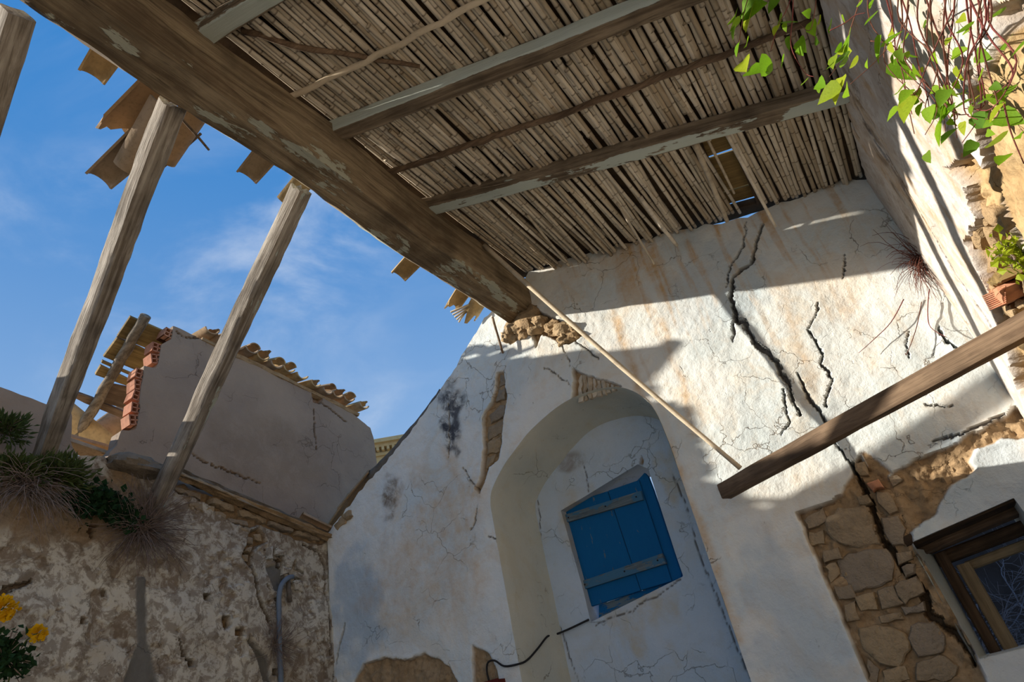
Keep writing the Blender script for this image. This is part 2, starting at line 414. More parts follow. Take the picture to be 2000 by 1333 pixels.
def wood_mat(name, dark, light, paint=(186, 194, 184), grain=18, bump=0.5, ps=5.0):
    mt, t = new(name); co = t.coord('Object', (0.06, 1, 1)); co1 = t.coord('Object'); cop = t.coord('Object', (0.35, 1, 1))
    g1 = t.noise(co, grain*2.2, 6, 0.7, 0.6); g2 = t.noise(co, grain*8, 3, 0.6); b = t.noise(co1, 2.3, 4, 0.6)
    col = t.mix(t.ramp(g1, 0.3, 0.72), lin(*dark), lin(*light)); col = t.mix(t.math('MULTIPLY', t.ramp(b, 0.42, 0.7), 0.55), col, lin(*[c*0.62 for c in dark]))
    col = t.mix(t.math('MULTIPLY', t.ramp(g2, 0.56, 0.72), 0.5), col, lin(*[c*0.5 for c in dark]))
    pn = t.math('ADD', t.math('MULTIPLY', t.noise(cop, ps, 6, 0.65), 1.0), t.math('MULTIPLY', t.math('SUBTRACT', g2, 0.5), 0.12))
    pm = t.ramp(t.math('ADD', pn, t.math('SUBTRACT', t.attr('paint'), 1.0)), -0.012, 0.012)
    col = t.mix(pm, col, t.mix(b, lin(*paint), lin(*[c*0.9 for c in paint])))
    h = t.math('ADD', t.math('ADD', g1, t.math('MULTIPLY', g2, 0.5)), t.math('MULTIPLY', pm, 0.35))
    t.out(col, 0.85, h, bump, 0.012); return mt
M_BEAM = wood_mat('old_beam_wood', (100, 83, 63), (164, 146, 118), (176, 176, 158), 7, 0.9)
M_RAFT = wood_mat('grey_rafter_wood', (92, 78, 62), (152, 136, 114), (190, 198, 188), 12)
M_RAFT_LIT = wood_mat('sunlit_rafter_wood', (112, 100, 86), (196, 186, 172), (190, 198, 188), 12, 0.7)  # lighter copy of the rafter wood, sunlight on the left rafters put into its colour
M_PLANK = wood_mat('brown_plank_wood', (92, 74, 58), (138, 116, 94), (180, 180, 170), 12)
M_BOARD = wood_mat('ochre_board_wood', (118, 96, 58), (164, 138, 88), (170, 170, 150), 10)
M_DARKW = wood_mat('dark_lintel_wood', (58, 44, 32), (96, 76, 56), (150, 140, 120), 10)
M_FRAME = wood_mat('window_frame_wood', (124, 104, 76), (160, 138, 104), (150, 150, 140), 10)
M_BLUE = wood_mat('worn_blue_paint', (84, 104, 116), (112, 126, 130), (14, 98, 152), 14, 0.5, 16.0)
M_BATTEN = wood_mat('greyed_blue_paint', (92, 104, 108), (126, 138, 142), (74, 118, 146), 14, 0.6, 12.0)
def rand_mat(name, cols, nscale=12, stretch=(1, 1, 1), bump=0.4, trans=0, rgh=0.9, amt=0.6, dark=0.6, bd=0.006, node=False):
    mt, t = new(name); co = t.coord('Object', stretch); n = t.noise(co, nscale, 5, 0.65); n2 = t.noise(co, nscale*6, 3, 0.6)
    r = t.rand(); col = lin(*cols[0])
    for i, c in enumerate(cols[1:]):
        k = (i+0.5)/len(cols); col = t.mix(t.ramp(r, k, k+1.0/len(cols)), col, lin(*c))
    col = t.mix(t.math('MULTIPLY', t.ramp(n, 0.42, 0.7), amt), col, lin(*[c*dark for c in cols[0]]))
    col = t.mix(t.math('MULTIPLY', t.ramp(n2, 0.52, 0.7), amt*0.5), col, lin(*[c*dark*0.9 for c in cols[-1]]))
    if node: col = t.mix(t.math('MULTIPLY', t.attr('node'), 0.75), col, lin(70, 54, 38))
    t.out(col, rgh, t.math('ADD', n, t.math('MULTIPLY', n2, 0.5)), bump, bd, trans); return mt
M_CANE = rand_mat('dry_cane', [(190, 177, 156), (206, 194, 174), (174, 157, 132), (198, 186, 166), (214, 203, 184)], 9, (0.25, 1, 1), 0.3, amt=0.45, node=True)
M_CANE2 = rand_mat('pale_cane', [(196, 178, 150), (206, 190, 164)], 9, (0.25, 1, 1), 0.3, amt=0.35)
M_TILE = rand_mat('clay_roof_tile', [(186, 158, 112), (172, 138, 104), (178, 156, 124), (158, 136, 112)], 9, bump=0.6, amt=0.5, dark=0.62)
M_TILER = rand_mat('orange_clay', [(184, 122, 92), (196, 140, 108)], 14, bump=0.4, amt=0.4)
M_STONE = rand_mat('field_stone', [(156, 137, 111), (164, 143, 113), (146, 132, 114), (168, 146, 114)], 6, bump=1.0, amt=0.5, dark=0.74, bd=0.03)
M_EARTH = rand_mat('earth_mortar', [(164, 138, 104), (176, 152, 118)], 10, bump=0.9, amt=0.5, dark=0.7, bd=0.02)
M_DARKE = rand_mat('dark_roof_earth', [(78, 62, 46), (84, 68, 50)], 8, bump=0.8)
M_TWIG = rand_mat('dry_twigs', [(128, 110, 100), (148, 130, 118)], 20)
M_TWIGB = rand_mat('bare_branches', [(128, 122, 128), (142, 136, 142)], 20)
M_STEM = rand_mat('red_vine_stem', [(124, 66, 62), (112, 76, 62)], 20)
M_LEAF = rand_mat('vine_leaf', [(106, 150, 26), (134, 172, 34), (84, 128, 30), (160, 176, 44)], 14, bump=0.3, trans=0.45, rgh=0.5, amt=0.25)
M_GREEN = rand_mat('shrub_leaf', [(78, 92, 48), (98, 108, 58)], 20, trans=0.25, amt=0.3)
M_DGREEN = rand_mat('dark_creeper_leaf', [(34, 62, 34), (44, 72, 38)], 20, trans=0.2, amt=0.3)
M_YEL = rand_mat('yellow_petal', [(226, 168, 10), (236, 186, 24)], 20, trans=0.3, amt=0.2)
M_PIPE = rand_mat('grey_plastic_pipe', [(112, 124, 138), (112, 124, 138)], 10, bump=0.1, rgh=0.5, amt=0.2)
M_CABLE = rand_mat('black_cable', [(40, 38, 38), (40, 38, 38)], 10, rgh=0.6, amt=0.1)
M_RED = rand_mat('dark_red_box', [(96, 40, 34), (96, 40, 34)], 10, amt=0.3)
M_FLOOR = rand_mat('dusty_rubble_floor', [(152, 138, 116), (152, 138, 116)], 3, bump=0.8, amt=0.4, bd=0.03)
M_CORN = rand_mat('ochre_limestone', [(196, 172, 126), (196, 172, 126)], 4, amt=0.25)
M_CONC = rand_mat('broken_concrete', [(112, 102, 90), (126, 114, 98)], 8, bump=0.9, amt=0.4, bd=0.02)
M_CLIFF = rand_mat('shaded_bank', [(70, 62, 60), (70, 62, 60)], 5, bump=0.8, amt=0.5)

# ------------------------------------------------------------------ gable wall with arched niche
X, Y, Z = (1, 0, 0), (0, 1, 0), (0, 0, 1)
arch = [(-2.885, 0.0), (-2.885, 1.5), (-2.885, 3.0)]+smooth([(-2.885, 3.2), (-2.845, 3.32), (-2.69, 3.475), (-2.53, 3.58), (-2.34, 3.685), (-2.01, 3.78), (-1.71, 3.77), (-1.5, 3.7), (-1.36, 3.57), (-1.285, 3.4), (-1.262, 3.12)], 5)+[(-1.262, 1.5), (-1.262, 0.0)]
win = gab([(1784, 1066), (1990, 974)])
win = [(-0.10, 2.03), (0.46, 2.10), (0.50, 1.42), (-0.07, 1.40)]
lslope = rough(gab([(640, 1045), (700, 962), (780, 872), (835, 802), (890, 716), (905, 682), (945, 622), (985, 590)]), 0.012, 0.05, 4, False)
rslope = rough([(-2.0, 5.17), (-1.58, 5.08), (-0.65, 4.79), (-0.15, 4.6), (0.11, 4.56), (0.60, 4.46), (0.74, 4.36)], 0.018, 0.06, 6, False)
g_out = [(-4.86, 0.0)]+lslope+[(-2.2, 5.0)]+rslope+[(0.76, 0.0)]
BARE = dict(
    scar=[(973, 728), (984, 726), (986, 752), (990, 777), (984, 815), (978, 882), (973, 898), (956, 913), (948, 938), (938, 966), (931, 955), (941, 930), (946, 880), (946, 840), (945, 815), (961, 785), (970, 760), (968, 740)],
    lath=[(1121, 721), (1141, 733), (1168, 739), (1196, 749), (1214, 756), (1175, 765), (1157, 773), (1129, 788), (1115, 786), (1119, 770), (1121, 764)],
    bearing=[(985, 647), (1005, 600), (1041, 600), (1073, 619), (1112, 637), (1140, 654), (1115, 672), (1098, 675), (1077, 658), (1059, 654), (1048, 679), (1038, 651), (1017, 661), (996, 672)],
    stones=[(1557, 1004), (1610, 985), (1645, 968), (1662, 930), (1666, 905), (1680, 888), (1692, 908), (1735, 932), (1760, 915), (1790, 895), (1830, 880), (1870, 865), (1900, 845), (1960, 815), (1985, 795), (2030, 800), (2040, 850), (1960, 857), (1905, 877), (1895, 900), (1905, 915), (1860, 945), (1835, 975), (1830, 1000), (1775, 1040), (1784, 1068), (1850, 1160), (1908, 1290), (1930, 1340), (1990, 1480), (1760, 1480), (1700, 1333), (1620, 1150)],
    foot=[(708, 1300), (730, 1291), (750, 1286), (789, 1291), (828, 1278), (859, 1290), (877, 1307), (891, 1333), (910, 1420), (690, 1420), (691, 1333)],
    jamb=[(921, 1263), (935, 1270), (955, 1280), (970, 1310), (978, 1350), (925, 1350)],
    flap=[(1680, 885), (1688, 880), (1740, 920), (1728, 935), (1694, 912)])
CR = [([(1487, 434), (1472, 491), (1469, 512), (1430, 542), (1428, 578), (1436, 626), (1454, 629), (1479, 677), (1499, 689), (1520, 707), (1526, 728), (1541, 755), (1550, 791), (1563, 809)], 0.034, 0.06, 0.012),
      ([(1532, 762), (1532, 788), (1540, 827), (1528, 845)], 0.012, 0.04, 0),
      ([(1436, 600), (1434, 640), (1429, 668)], 0.016, 0.04, 0),
      ([(1600, 590), (1578, 644), (1595, 677), (1604, 686), (1605, 707), (1622, 734), (1628, 740), (1613, 770), (1613, 796)], 0.016, 0.04, 0.008),
      ([(1557, 728), (1568, 755), (1580, 782), (1604, 809), (1616, 838), (1634, 872), (1664, 907)], 0.018, 0.05, 0.006),
      ([(1649, 500), (1649, 522), (1647, 540)], 0.008, 0.03, 0), ([(1775, 650), (1770, 674), (1776, 698)], 0.009, 0.03, 0),
      ([(1830, 640), (1850, 663), (1875, 684)], 0.014, 0.04, 0.02),
      ([(1455, 430), (1450, 480), (1425, 520), (1420, 560)], 0.008, 0.03, 0), ([(1110, 660), (1150, 685), (1170, 700)], 0.009, 0.03, 0),
      ([(1098, 672), (1105, 690), (1118, 718)], 0.007, 0.02, 0), ([(1065, 720), (1090, 735), (1115, 755)], 0.006, 0.02, 0),
      ([(1820, 860), (1880, 845), (1960, 812)], 0.02, 0.03, 0), ([(1805, 790), (1830, 788), (1860, 792)], 0.008, 0.03, 0),
      ([(875, 790), (880, 840), (876, 895)], 0.008, 0.02, 0), ([(905, 915), (925, 945), (938, 965)], 0.007, 0.02, 0),
      ([(935, 990), (930, 1020), (922, 1035)], 0.008, 0.02, 0), ([(955, 1048), (975, 1060), (1000, 1062)], 0.008, 0.02, 0),
      ([(672, 1215), (663, 1260), (655, 1300)], 0.02, 0.04, 0), ([(1664, 905), (1700, 985), (1720, 1050), (1760, 1100), (1800, 1150), (1815, 1200), (1870, 1240), (1905, 1300)], 0.06, 0.09, 0)]
def gable_fun(f):
    u, v = f.u, f.v
    f.h += (fbm(u*1.1, v*1.1, 21, 3)-0.5)*0.07+(fbm(u*6, v*6, 31, 4)-0.5)*0.012+(fbm(u*22, v*22, 36, 3)-0.5)*0.006
    e = seg_dist(u, v, arch[2:-2])[0]; f.h *= sstep(0, 0.12, e)*0.9+0.1            # neat arris round the niche
    st = f.mask('stain'); top = roof_z(u)-v
    streak = fbm(u*19+1.4*fbm(u*2, v*2, 3), v*0.9, 55, 4, 0.65)
    st[:] = sstep(0.50, 0.70, streak)*np.exp(-np.clip(top, 0, 9)/1.0)*sstep(-2.0, -1.2, u)*(u > -2.1)*0.95
    st += 0.8*np.exp(-((u+1.15)/0.45)**2-((top-0.25)/0.35)**2)*sstep(0.3, 0.6, fbm(u*9, v*2.0, 66, 3))
    for pl, wd, am in (([(1195, 610), (1230, 700), (1290, 860), (1330, 930), (1400, 1110), (1440, 1250)], 0.035, 0.75), ([(1250, 560), (1300, 650), (1320, 720), (1340, 790), (1352, 850)], 0.03, 0.6), ([(1520, 560), (1560, 660), (1585, 740), (1580, 780)], 0.06, 0.5), ([(870, 880), (900, 960), (930, 1130)], 0.06, 0.5)):
        d, _ = seg_dist(u+(fbm(u*8, v*4, 8)-0.5)*0.08, v, gab(pl)); st[:] = np.maximum(st, am*np.exp(-(d/wd)**2))
    st[:] = np.clip(st, 0, 1)
    f.blob('soot', *gab([(882, 790)])[0], 0.17, 0.42, .95, 4, 8); f.blob('soot', *gab([(880, 845)])[0], 0.09, 0.24, 1, 5, 9)
    f.blob('grime_shade', *gab([(760, 970)])[0], 0.16, 0.2, .9, 14, 9); f.blob('stain', *gab([(850, 1080)])[0], 0.6, 0.75, .42, 15, 4); f.blob('stain', *gab([(760, 1160)])[0], 0.4, 0.5, .3, 25, 5)
    f.blob('grime_shade', *gab([(1130, 480)])[0], 0.5, 0.12, .6, 16)
    f.blob('blue', *gab([(690, 1180)])[0], 0.35, 0.6, .7, 17); f.blob('blue', *gab([(1400, 560)])[0], 0.5, 0.5, .35, 18); f.blob('blue', *gab([(1930, 930)])[0], 0.4, 0.35, .55, 19); f.blob('blue', *gab([(1560, 1250)])[0], 0.3, 0.6, .5, 20)
    for k, (n, p) in enumerate(BARE.items()):
        f.loss(gab(p), 0.05 if n in ('stones', 'bearing') else 0.035, 0.016, 40+k*3, rub=0.045 if n == 'stones' else 0.025)
    for k, (p, wd, dp, lf) in enumerate(CR): f.crack(gab(p), wd*(0.85 if wd > 0.03 else 0.6), dp, 0.013, 90+k*4, True, lf*0.6)
us = np.arange(-4.86, 0.765, 0.0092); vs = np.concatenate([np.arange(0, 1.1, 0.1), np.arange(1.1, 5.25, 0.0092)])
wall_back = panel('wall_back', (0, GY, 0), X, Z, (0, -1, 0), g_out, [arch, win], us, vs, gable_fun, 0.62, M_GABLE)
tag(wall_back, 'cracked white plaster gable wall with arched niche under the cane roof', kind='structure')

# back of the niche with the shutter opening
sh_open = [(-2.53, 3.12), (-1.73, 3.25), (-1.655, 3.18), (-1.65, 2.31), (-2.50, 2.19)]
def niche_fun(f):
    u, v = f.u, f.v; f.h += (fbm(u*1.6, v*1.6, 71, 3)-0.5)*0.04+(fbm(u*7, v*7, 75, 3)-0.5)*0.008
    f.mask('stain')[:] = 0.5*sstep(0.6, 0.75, fbm(u*4, v*2, 78, 3))
    f.blob('grime_shade', *gab([(1110, 905)], NY)[0], 0.2, 0.1, .6, 3); f.mask('blue')[:] = 0.35
    for k, p in enumerate(([(1049, 965), (1053, 1010), (1056, 1055), (1050, 1100), (1060, 1150), (1080, 1195), (1095, 1230)], [(1314, 929), (1337, 978), (1356, 1041), (1375, 1108), (1395, 1153), (1416, 1206), (1440, 1269), (1465, 1325)],
                           [(1328, 1132), (1313, 1145), (1286, 1164), (1260, 1174), (1234, 1195), (1200, 1206), (1163, 1221)], [(1138, 905), (1146, 935), (1150, 963)], [(1095, 1230), (1110, 1275), (1130, 1333)])):
        f.crack(gab(p, NY), 0.004, 0.012, 0.010, 130+3*k, False)
    f.loss(gab([(1253, 892), (1257, 900), (1254, 909), (1250, 905)], NY), 0.03, 0.004, 7)
us = np.arange(-2.98, -1.2, 0.0115); vs = np.concatenate([np.arange(0, 1.2, 0.1), np.arange(1.2, 3.95, 0.0115)])
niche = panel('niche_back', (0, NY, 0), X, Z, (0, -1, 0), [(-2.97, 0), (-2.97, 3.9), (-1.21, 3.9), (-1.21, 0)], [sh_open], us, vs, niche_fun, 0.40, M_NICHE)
child(niche, wall_back)
# splayed, rounded lining of the niche
ring = np.array(arch); cen = np.array([-2.07, 2.6]); rows = []
for k, (dy, sc) in enumerate(((0.0, 0.0), (0.012, 0.005), (0.15, 0.025), (0.3, 0.05), (0.45, 0.078), (0.57, 0.10))):
    r = []
    for (x, z) in ring:
        sx = sc*(1.0 if x < -2.07 else 0.5)*(1 if x < -2.07 else -1)*min(1, abs(x+2.07)/0.4); sz = -sc*0.8*np.clip((z-3.1)/0.6, 0, 1)
        r.append((x+sx, GY+dy-0.006, z+sz))
    rows.append(r)
V, F = [p for r in rows for p in r], []; n = len(ring)
for i in range(len(rows)-1):
    for j in range(n-1): F.append((i*n+j, i*n+j+1, (i+1)*n+j+1, (i+1)*n+j))
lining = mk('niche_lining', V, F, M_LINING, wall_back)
lining.data.set_sharp_from_angle(angle=math.radians(30))

# bare rubble showing where the plaster fell away
SG = dict(O=(0, GY, 0), U=X, V_=Z, N=(0, -1, 0))
def stones(polys, H, seed, sink=0.06, offh=-0.045, mat=None, name='stone', plane=gab, S=SG, parent=None):
    for i, p in enumerate(polys):
        s_ = dict(S); s_['O'] = tuple(np.array(S['O'])+np.array(S['N'])*offh)
        stone_on(name, plane(p), H=H*(0.7+0.6*((i*37+seed) % 10)/10), mat=mat or M_STONE, parent=parent or wall_back, seed=seed+i, sink=sink, **s_)
z3 = lambda L: [(1300+x/2.854, 866+y/2.854) for x, y in L]
stones([z3(p) for p in (
    [(880, 440), (960, 365), (1110, 350), (1150, 400), (1190, 560), (1060, 585), (960, 560), (900, 500)],
    [(950, 640), (1080, 590), (1230, 585), (1270, 650), (1260, 760), (1160, 800), (1040, 830), (975, 760)],
    [(1265, 790), (1390, 740), (1440, 830), (1330, 905), (1290, 850)], [(1180, 830), (1260, 795), (1335, 905), (1200, 930)],
    [(760, 420), (880, 350), (905, 430), (850, 470), (790, 480)], [(790, 495), (870, 480), (885, 560), (800, 575)], [(870, 590), (960, 575), (985, 640), (870, 665)],
    [(880, 680), (950, 660), (975, 740), (925, 780)], [(930, 800), (1020, 790), (1060, 850), (960, 870)], [(1050, 860), (1170, 830), (1180, 920), (1080, 940)],
    [(1310, 920), (1440, 880), (1450, 940), (1330, 960)], [(1180, 960), (1320, 940), (1330, 985), (1190, 1005)], [(990, 900), (1060, 880), (1080, 980), (1010, 1000)],
    [(1070, 1030), (1210, 1015), (1330, 1060), (1370, 1160), (1300, 1250), (1180, 1240), (1090, 1150)], [(1360, 1010), (1500, 990), (1570, 1080), (1545, 1160), (1400, 1200), (1350, 1090)],
    [(1120, 1200), (1180, 1260), (1170, 1330), (1130, 1340)], [(1200, 1260), (1350, 1240), (1370, 1330), (1210, 1345)], [(1390, 1220), (1560, 1180), (1640, 1250), (1600, 1330), (1400, 1330)],
    [(1310, 690), (1385, 670), (1395, 730), (1330, 750)], [(1285, 620), (1360, 600), (1380, 650), (1300, 680)], [(1200, 420), (1300, 400), (1340, 480), (1330, 560), (1260, 570), (1210, 490)],
    [(1170, 260), (1240, 270), (1290, 370), (1240, 400), (1180, 330)], [(1050, 110), (1100, 100), (1130, 170), (1080, 180)], [(1060, 300), (1130, 280), (1150, 330), (1080, 345)], [(1240, 190), (1290, 170), (1330, 210), (1270, 240)])], 0.03, 5)
brk = z3([(1125, 235), (1185, 205), (1215, 245), (1150, 275)]); stone_on('brick', gab(brk), H=0.03, mat=M_TILER, parent=wall_back, seed=77, **SG)
z8 = lambda L: [(600+x/2.854, 500+y/2.854) for x, y in L]
for k, (x, y, r) in enumerate(((1165, 410, .12), (1235, 345, .11), (1215, 420, .09), (1290, 390, .08), (1380, 400, .085), (1445, 410, .09), (1480, 440, .07), (1430, 470, .06), (1130, 450, .07))):
    p = at(*z8([(x, y)])[0], 1, GY); rock('rubble_lump', (p[0], GY+0.02, p[2]), (r*1.15, 0.085, r*.85), M_EARTH, wall_back, 31+k, 0.75, 20, 13)
stones([z8(p) for p in ([(1062, 655), (1095, 650), (1098, 715), (1066, 730)], [(1058, 745), (1100, 730), (1104, 800), (1050, 815)], [(1005, 890), (1070, 830), (1100, 830), (1095, 890), (1010, 940)], [(998, 950), (1090, 905), (1085, 985), (1000, 1030)], [(1000, 1045), (1080, 1000), (1070, 1090), (1000, 1110)], [(995, 1125), (1055, 1105), (1020, 1165), (990, 1190)])], 0.032, 51)
for i in range(9):      # short reed ends showing in the hole over the arch
    a = 1126+i*9.0; p = gab([(a, 724+i*3.4), (a+7, 725+i*3.4), (a+9, 782-i*3.0), (a+2, 784-i*3.0)])
    s_ = dict(SG); s_['O'] = (0, GY+0.045, 0); stone_on('reed', p, H=0.014+0.005*(i % 3), mat=M_CANE, parent=wall_back, seed=200+i, sink=0.01, **s_)

# ------------------------------------------------------------------ left wall
SL = dict(O=(LX, 0, 0), U=Y, V_=Z, N=(1, 0, 0))
ltop = lef([(0, 930), (60, 905), (140, 890), (210, 893), (270, 935), (345, 935), (464, 980), (578, 1024), (641, 1048)])
l_out = [(-2.5, 0), (-2.5, 3.6)]+rough(ltop, 0.02, 0.05, 8, False)+[(4.56, 3.55), (4.56, 0)]
z7 = lambda L: [(x/2.854, 866+y/2.854) for x, y in L]
def left_fun(f):
    u, v = f.u, f.v
    f.h += (fbm(u*0.9, v*0.9, 121, 3)-0.5)*0.14+(fbm(u*5, v*5, 131, 4)-0.5)*0.035+(fbm(u*22, v*22, 136, 3)-0.5)*0.008
    fl = sstep(0.56, 0.60, fbm(u*4.5, v*4.5, 141, 5, 0.62)); f.h -= fl*0.012; f.mask('grime_shade')[:] = np.maximum(0.55*fl, 0.7*sstep(3.0, 3.7, v+0.5*(fbm(u*3, v*3, 9)-0.5)))
    f.blob('bare', *lef([(90, 1000)])[0], 0.7, 0.3, 0.8, 23); f.blob('bare', *lef([(250, 960)])[0], 0.3, 0.25, .8, 24)
    f.loss(lef(z7([(940, 250), (1150, 330), (1300, 440), (1390, 480), (1450, 450), (1640, 530), (1800, 560), (1840, 545), (1640, 440), (1400, 330), (1200, 230), (1000, 150)])), 0.06, 0.02, 151, rub=0.03)
    f.loss(lef(z7([(1395, 490), (1450, 470), (1490, 550), (1420, 590), (1395, 690), (1345, 630), (1370, 580)])), 0.06, 0.015, 153)
    f.loss(lef(z7([(768, 740), (820, 740), (822, 900), (826, 1100), (850, 1180), (872, 1340), (690, 1340), (745, 1180), (775, 1110), (765, 900)])), 0.02, 0.006, 155, 'mortar', rub=0.006)
    f.loss(lef(z7([(1485, 690), (1560, 670), (1600, 740), (1560, 830), (1520, 820)])), 0.02, 0.006, 157, 'mortar', rub=0.006)
    f.loss(lef(z7([(1375, 1080), (1430, 1150), (1480, 1200), (1500, 1333), (1460, 1333), (1430, 1230), (1370, 1110)])), 0.012, 0.006, 159, 'mortar', rub=0.004)
    f.loss(lef(z7([(1225, 975), (1270, 970), (1275, 1020), (1240, 1050)])), 0.04, 0.01, 161); f.loss(lef(z7([(1300, 1040), (1350, 1040), (1350, 1080), (1300, 1075)])), 0.03, 0.01, 163)
    for k, (x, y) in enumerate(((472, 990), (1055, 1230), (1520, 1280), (600, 830), (1150, 860))): f.loss(lef(z7([(x-14, y-16), (x+14, y-16), (x+12, y+16), (x-12, y+16)])), 0.06, 0.006, 165+k, 'crack')
    for k, (p, wd) in enumerate((([(1400, 680), (1420, 760), (1430, 850), (1460, 930), (1490, 990), (1500, 1060)], 0.035), ([(1700, 560), (1790, 600), (1825, 670), (1832, 800), (1836, 1000), (1845, 1200)], 0.016), ([(0, 850), (60, 800), (180, 765)], 0.05), ([(1850, 1330), (1870, 1240), (1900, 1120), (1930, 1000)], 0.02),
                                 ([(520, 520), (530, 460), (560, 450)], 0.03), ([(990, 1100), (1010, 1180), (1055, 1230)], 0.01), ([(1480, 590), (1540, 600), (1600, 640), (1680, 660), (1700, 720), (1640, 770)], 0.02), ([(1520, 640), (1580, 660), (1620, 720)], 0.016), ([(1560, 640), (1550, 690), (1600, 710)], 0.014), ([(1480, 790), (1500, 850), (1540, 880)], 0.012))):
        f.crack(lef(z7(p)), wd, 0.04, 0.012, 180+3*k, k not in (1,))
us = np.concatenate([np.arange(-2.5, 1.3, 0.08), np.arange(1.3, 4.57, 0.0105)]); vs = np.concatenate([np.arange(0, 2.0, 0.1), np.arange(2.0, 4.1, 0.0105)])
wall_left = panel('wall_left', (LX, 0, 0), Y, Z, (1, 0, 0), l_out, [], us, vs, left_fun, 0.55, M_LEFT)
tag(wall_left, 'low mottled plaster wall in shade with ragged top and dry tufts', kind='structure')
stones([z7(p) for p in ([(960, 235), (1130, 280), (1135, 310), (985, 265)], [(1180, 300), (1320, 350), (1320, 385), (1180, 335)], [(1275, 415), (1390, 435), (1390, 465), (1290, 440)], [(1340, 365), (1500, 420), (1500, 445), (1345, 400)], [(1320, 460), (1395, 475), (1392, 505), (1340, 490)],
    [(1050, 320), (1145, 335), (1145, 380), (1060, 350)], [(1150, 345), (1200, 350), (1200, 385), (1150, 375)], [(1205, 370), (1275, 395), (1270, 430), (1205, 400)], [(1510, 430), (1640, 480), (1640, 500), (1510, 450)], [(1380, 520), (1420, 525), (1415, 560), (1380, 555)], [(1420, 500), (1460, 500), (1470, 540), (1425, 535)], [(1375, 580), (1410, 575), (1400, 610), (1370, 605)], [(1350, 620), (1390, 620), (1390, 660), (1360, 650)], [(1660, 480), (1800, 520), (1800, 545), (1665, 505)])], 0.045, 71, offh=-0.05, plane=lef, S=SL, parent=wall_left)
stones([z7(p) for p in ([(1490, 580), (1525, 575), (1520, 650), (1485, 650)], [(1530, 590), (1575, 605), (1560, 630), (1525, 620)], [(1580, 625), (1640, 640), (1620, 700), (1590, 690)], [(1645, 640), (1690, 670), (1690, 720), (1650, 700)], [(1640, 715), (1690, 730), (1670, 755), (1640, 750)], [(1625, 770), (1680, 770), (1690, 835), (1640, 820)], [(1495, 800), (1530, 860), (1510, 890), (1480, 850)], [(1560, 810), (1590, 810), (1585, 855), (1560, 850)], [(1570, 690), (1620, 700), (1610, 730), (1575, 735)])], 0.016, 91, offh=0.0, mat=M_LEFT, plane=lef, S=SL, parent=wall_left, name='plaster_flake')

# ------------------------------------------------------------------ right wall
SR = dict(O=(RX, 0, 0), U=Y, V_=Z, N=(-1, 0, 0))
r_out = [(-2.5, 0), (-2.5, 4.38)]+rough([(0.5, 4.38), (4.53, 4.36)], 0.012, 0.06, 3, False)+rough([(4.53, 4.36), (4.53, 0.6)], 0.004, 0.3, 5, False)+[(4.53, 0)]
def right_fun(f):
    u, v = f.u, f.v
    f.h += (fbm(u*0.9, v*0.9, 221, 3)-0.5)*0.03+(fbm(u*5, v*1.6, 231, 4)-0.5)*0.014+(fbm(u*24, v*14, 236, 3)-0.5)*0.006
    f.loss(rig([(1850, 330), (1880, 360), (1905, 430), (1890, 480), (1930, 560), (1950, 640), (1990, 760), (2100, 900), (2150, 500), (1990, 520), (1960, 430), (1925, 340), (1895, 300)]), 0.07, 0.03, 251, rub=0.05)
    f.loss(rig([(1905, 180), (1925, 330), (1965, 430), (2000, 480), (2150, 520), (2200, 200), (2060, 60), (1960, 60)]), 0.02, 0.03, 253, 'bare', rub=0.02)
    f.loss(rig([(1980, 0), (1930, 40), (2000, 120), (2100, 160), (2200, 0), (2100, -100)]), 0.06, 0.03, 257, 'grime_shade', rub=0.02)  # recess in the top right corner, its dark shadow painted into the colour
    f.crack(rig([(1895, 130), (1905, 200), (1920, 300), (1935, 370), (1960, 430), (1985, 470)]), 0.05, 0.08, 0.008, 261, False)
    f.crack(rig([(1640, 130), (1690, 240), (1760, 360), (1800, 440)]), 0.02, 0.04, 0.02, 263); f.crack(rig([(1700, 400), (1750, 480), (1830, 590), (1890, 650), (1935, 720)]), 0.055, 0.10, 0.02, 265, False)
    f.crack(rig([(1730, 300), (1800, 420), (1870, 540), (1935, 640)]), 0.012, 0.05, 0.012, 266, False)
    f.crack(rig([(1600, 60), (1640, 190), (1680, 270)]), 0.03, 0.04, 0.02, 267)
    for k in range(6): f.blob('grime_shade', *rig([(1660+k*22, 150+k*55)])[0], 0.05, 0.16, .7, 300+k, 9)
    f.mask('stain')[:] = 0.55*sstep(0.52, 0.7, fbm(u*9, v*1.2, 271, 3)); f.blob('grime_shade', *rig([(1650, 230)])[0], 0.3, 0.12, .8, 310)
us = np.concatenate([np.arange(-2.5, 1.3, 0.08), np.arange(1.3, 4.54, 0.0105)]); vs = np.concatenate([np.arange(0, 1.9, 0.1), np.arange(1.9, 4.4, 0.0105)])
wall_right = panel('wall_right', (RX, 0, 0), Y, Z, (-1, 0, 0), r_out, [], us, vs, right_fun, 0.5, M_RIGHT)
tag(wall_right, 'sunlit flaking white side wall split by a deep crack', kind='structure')
z5 = lambda L: [(1760+x/3.333, 300+y/3.333) for x, y in L]
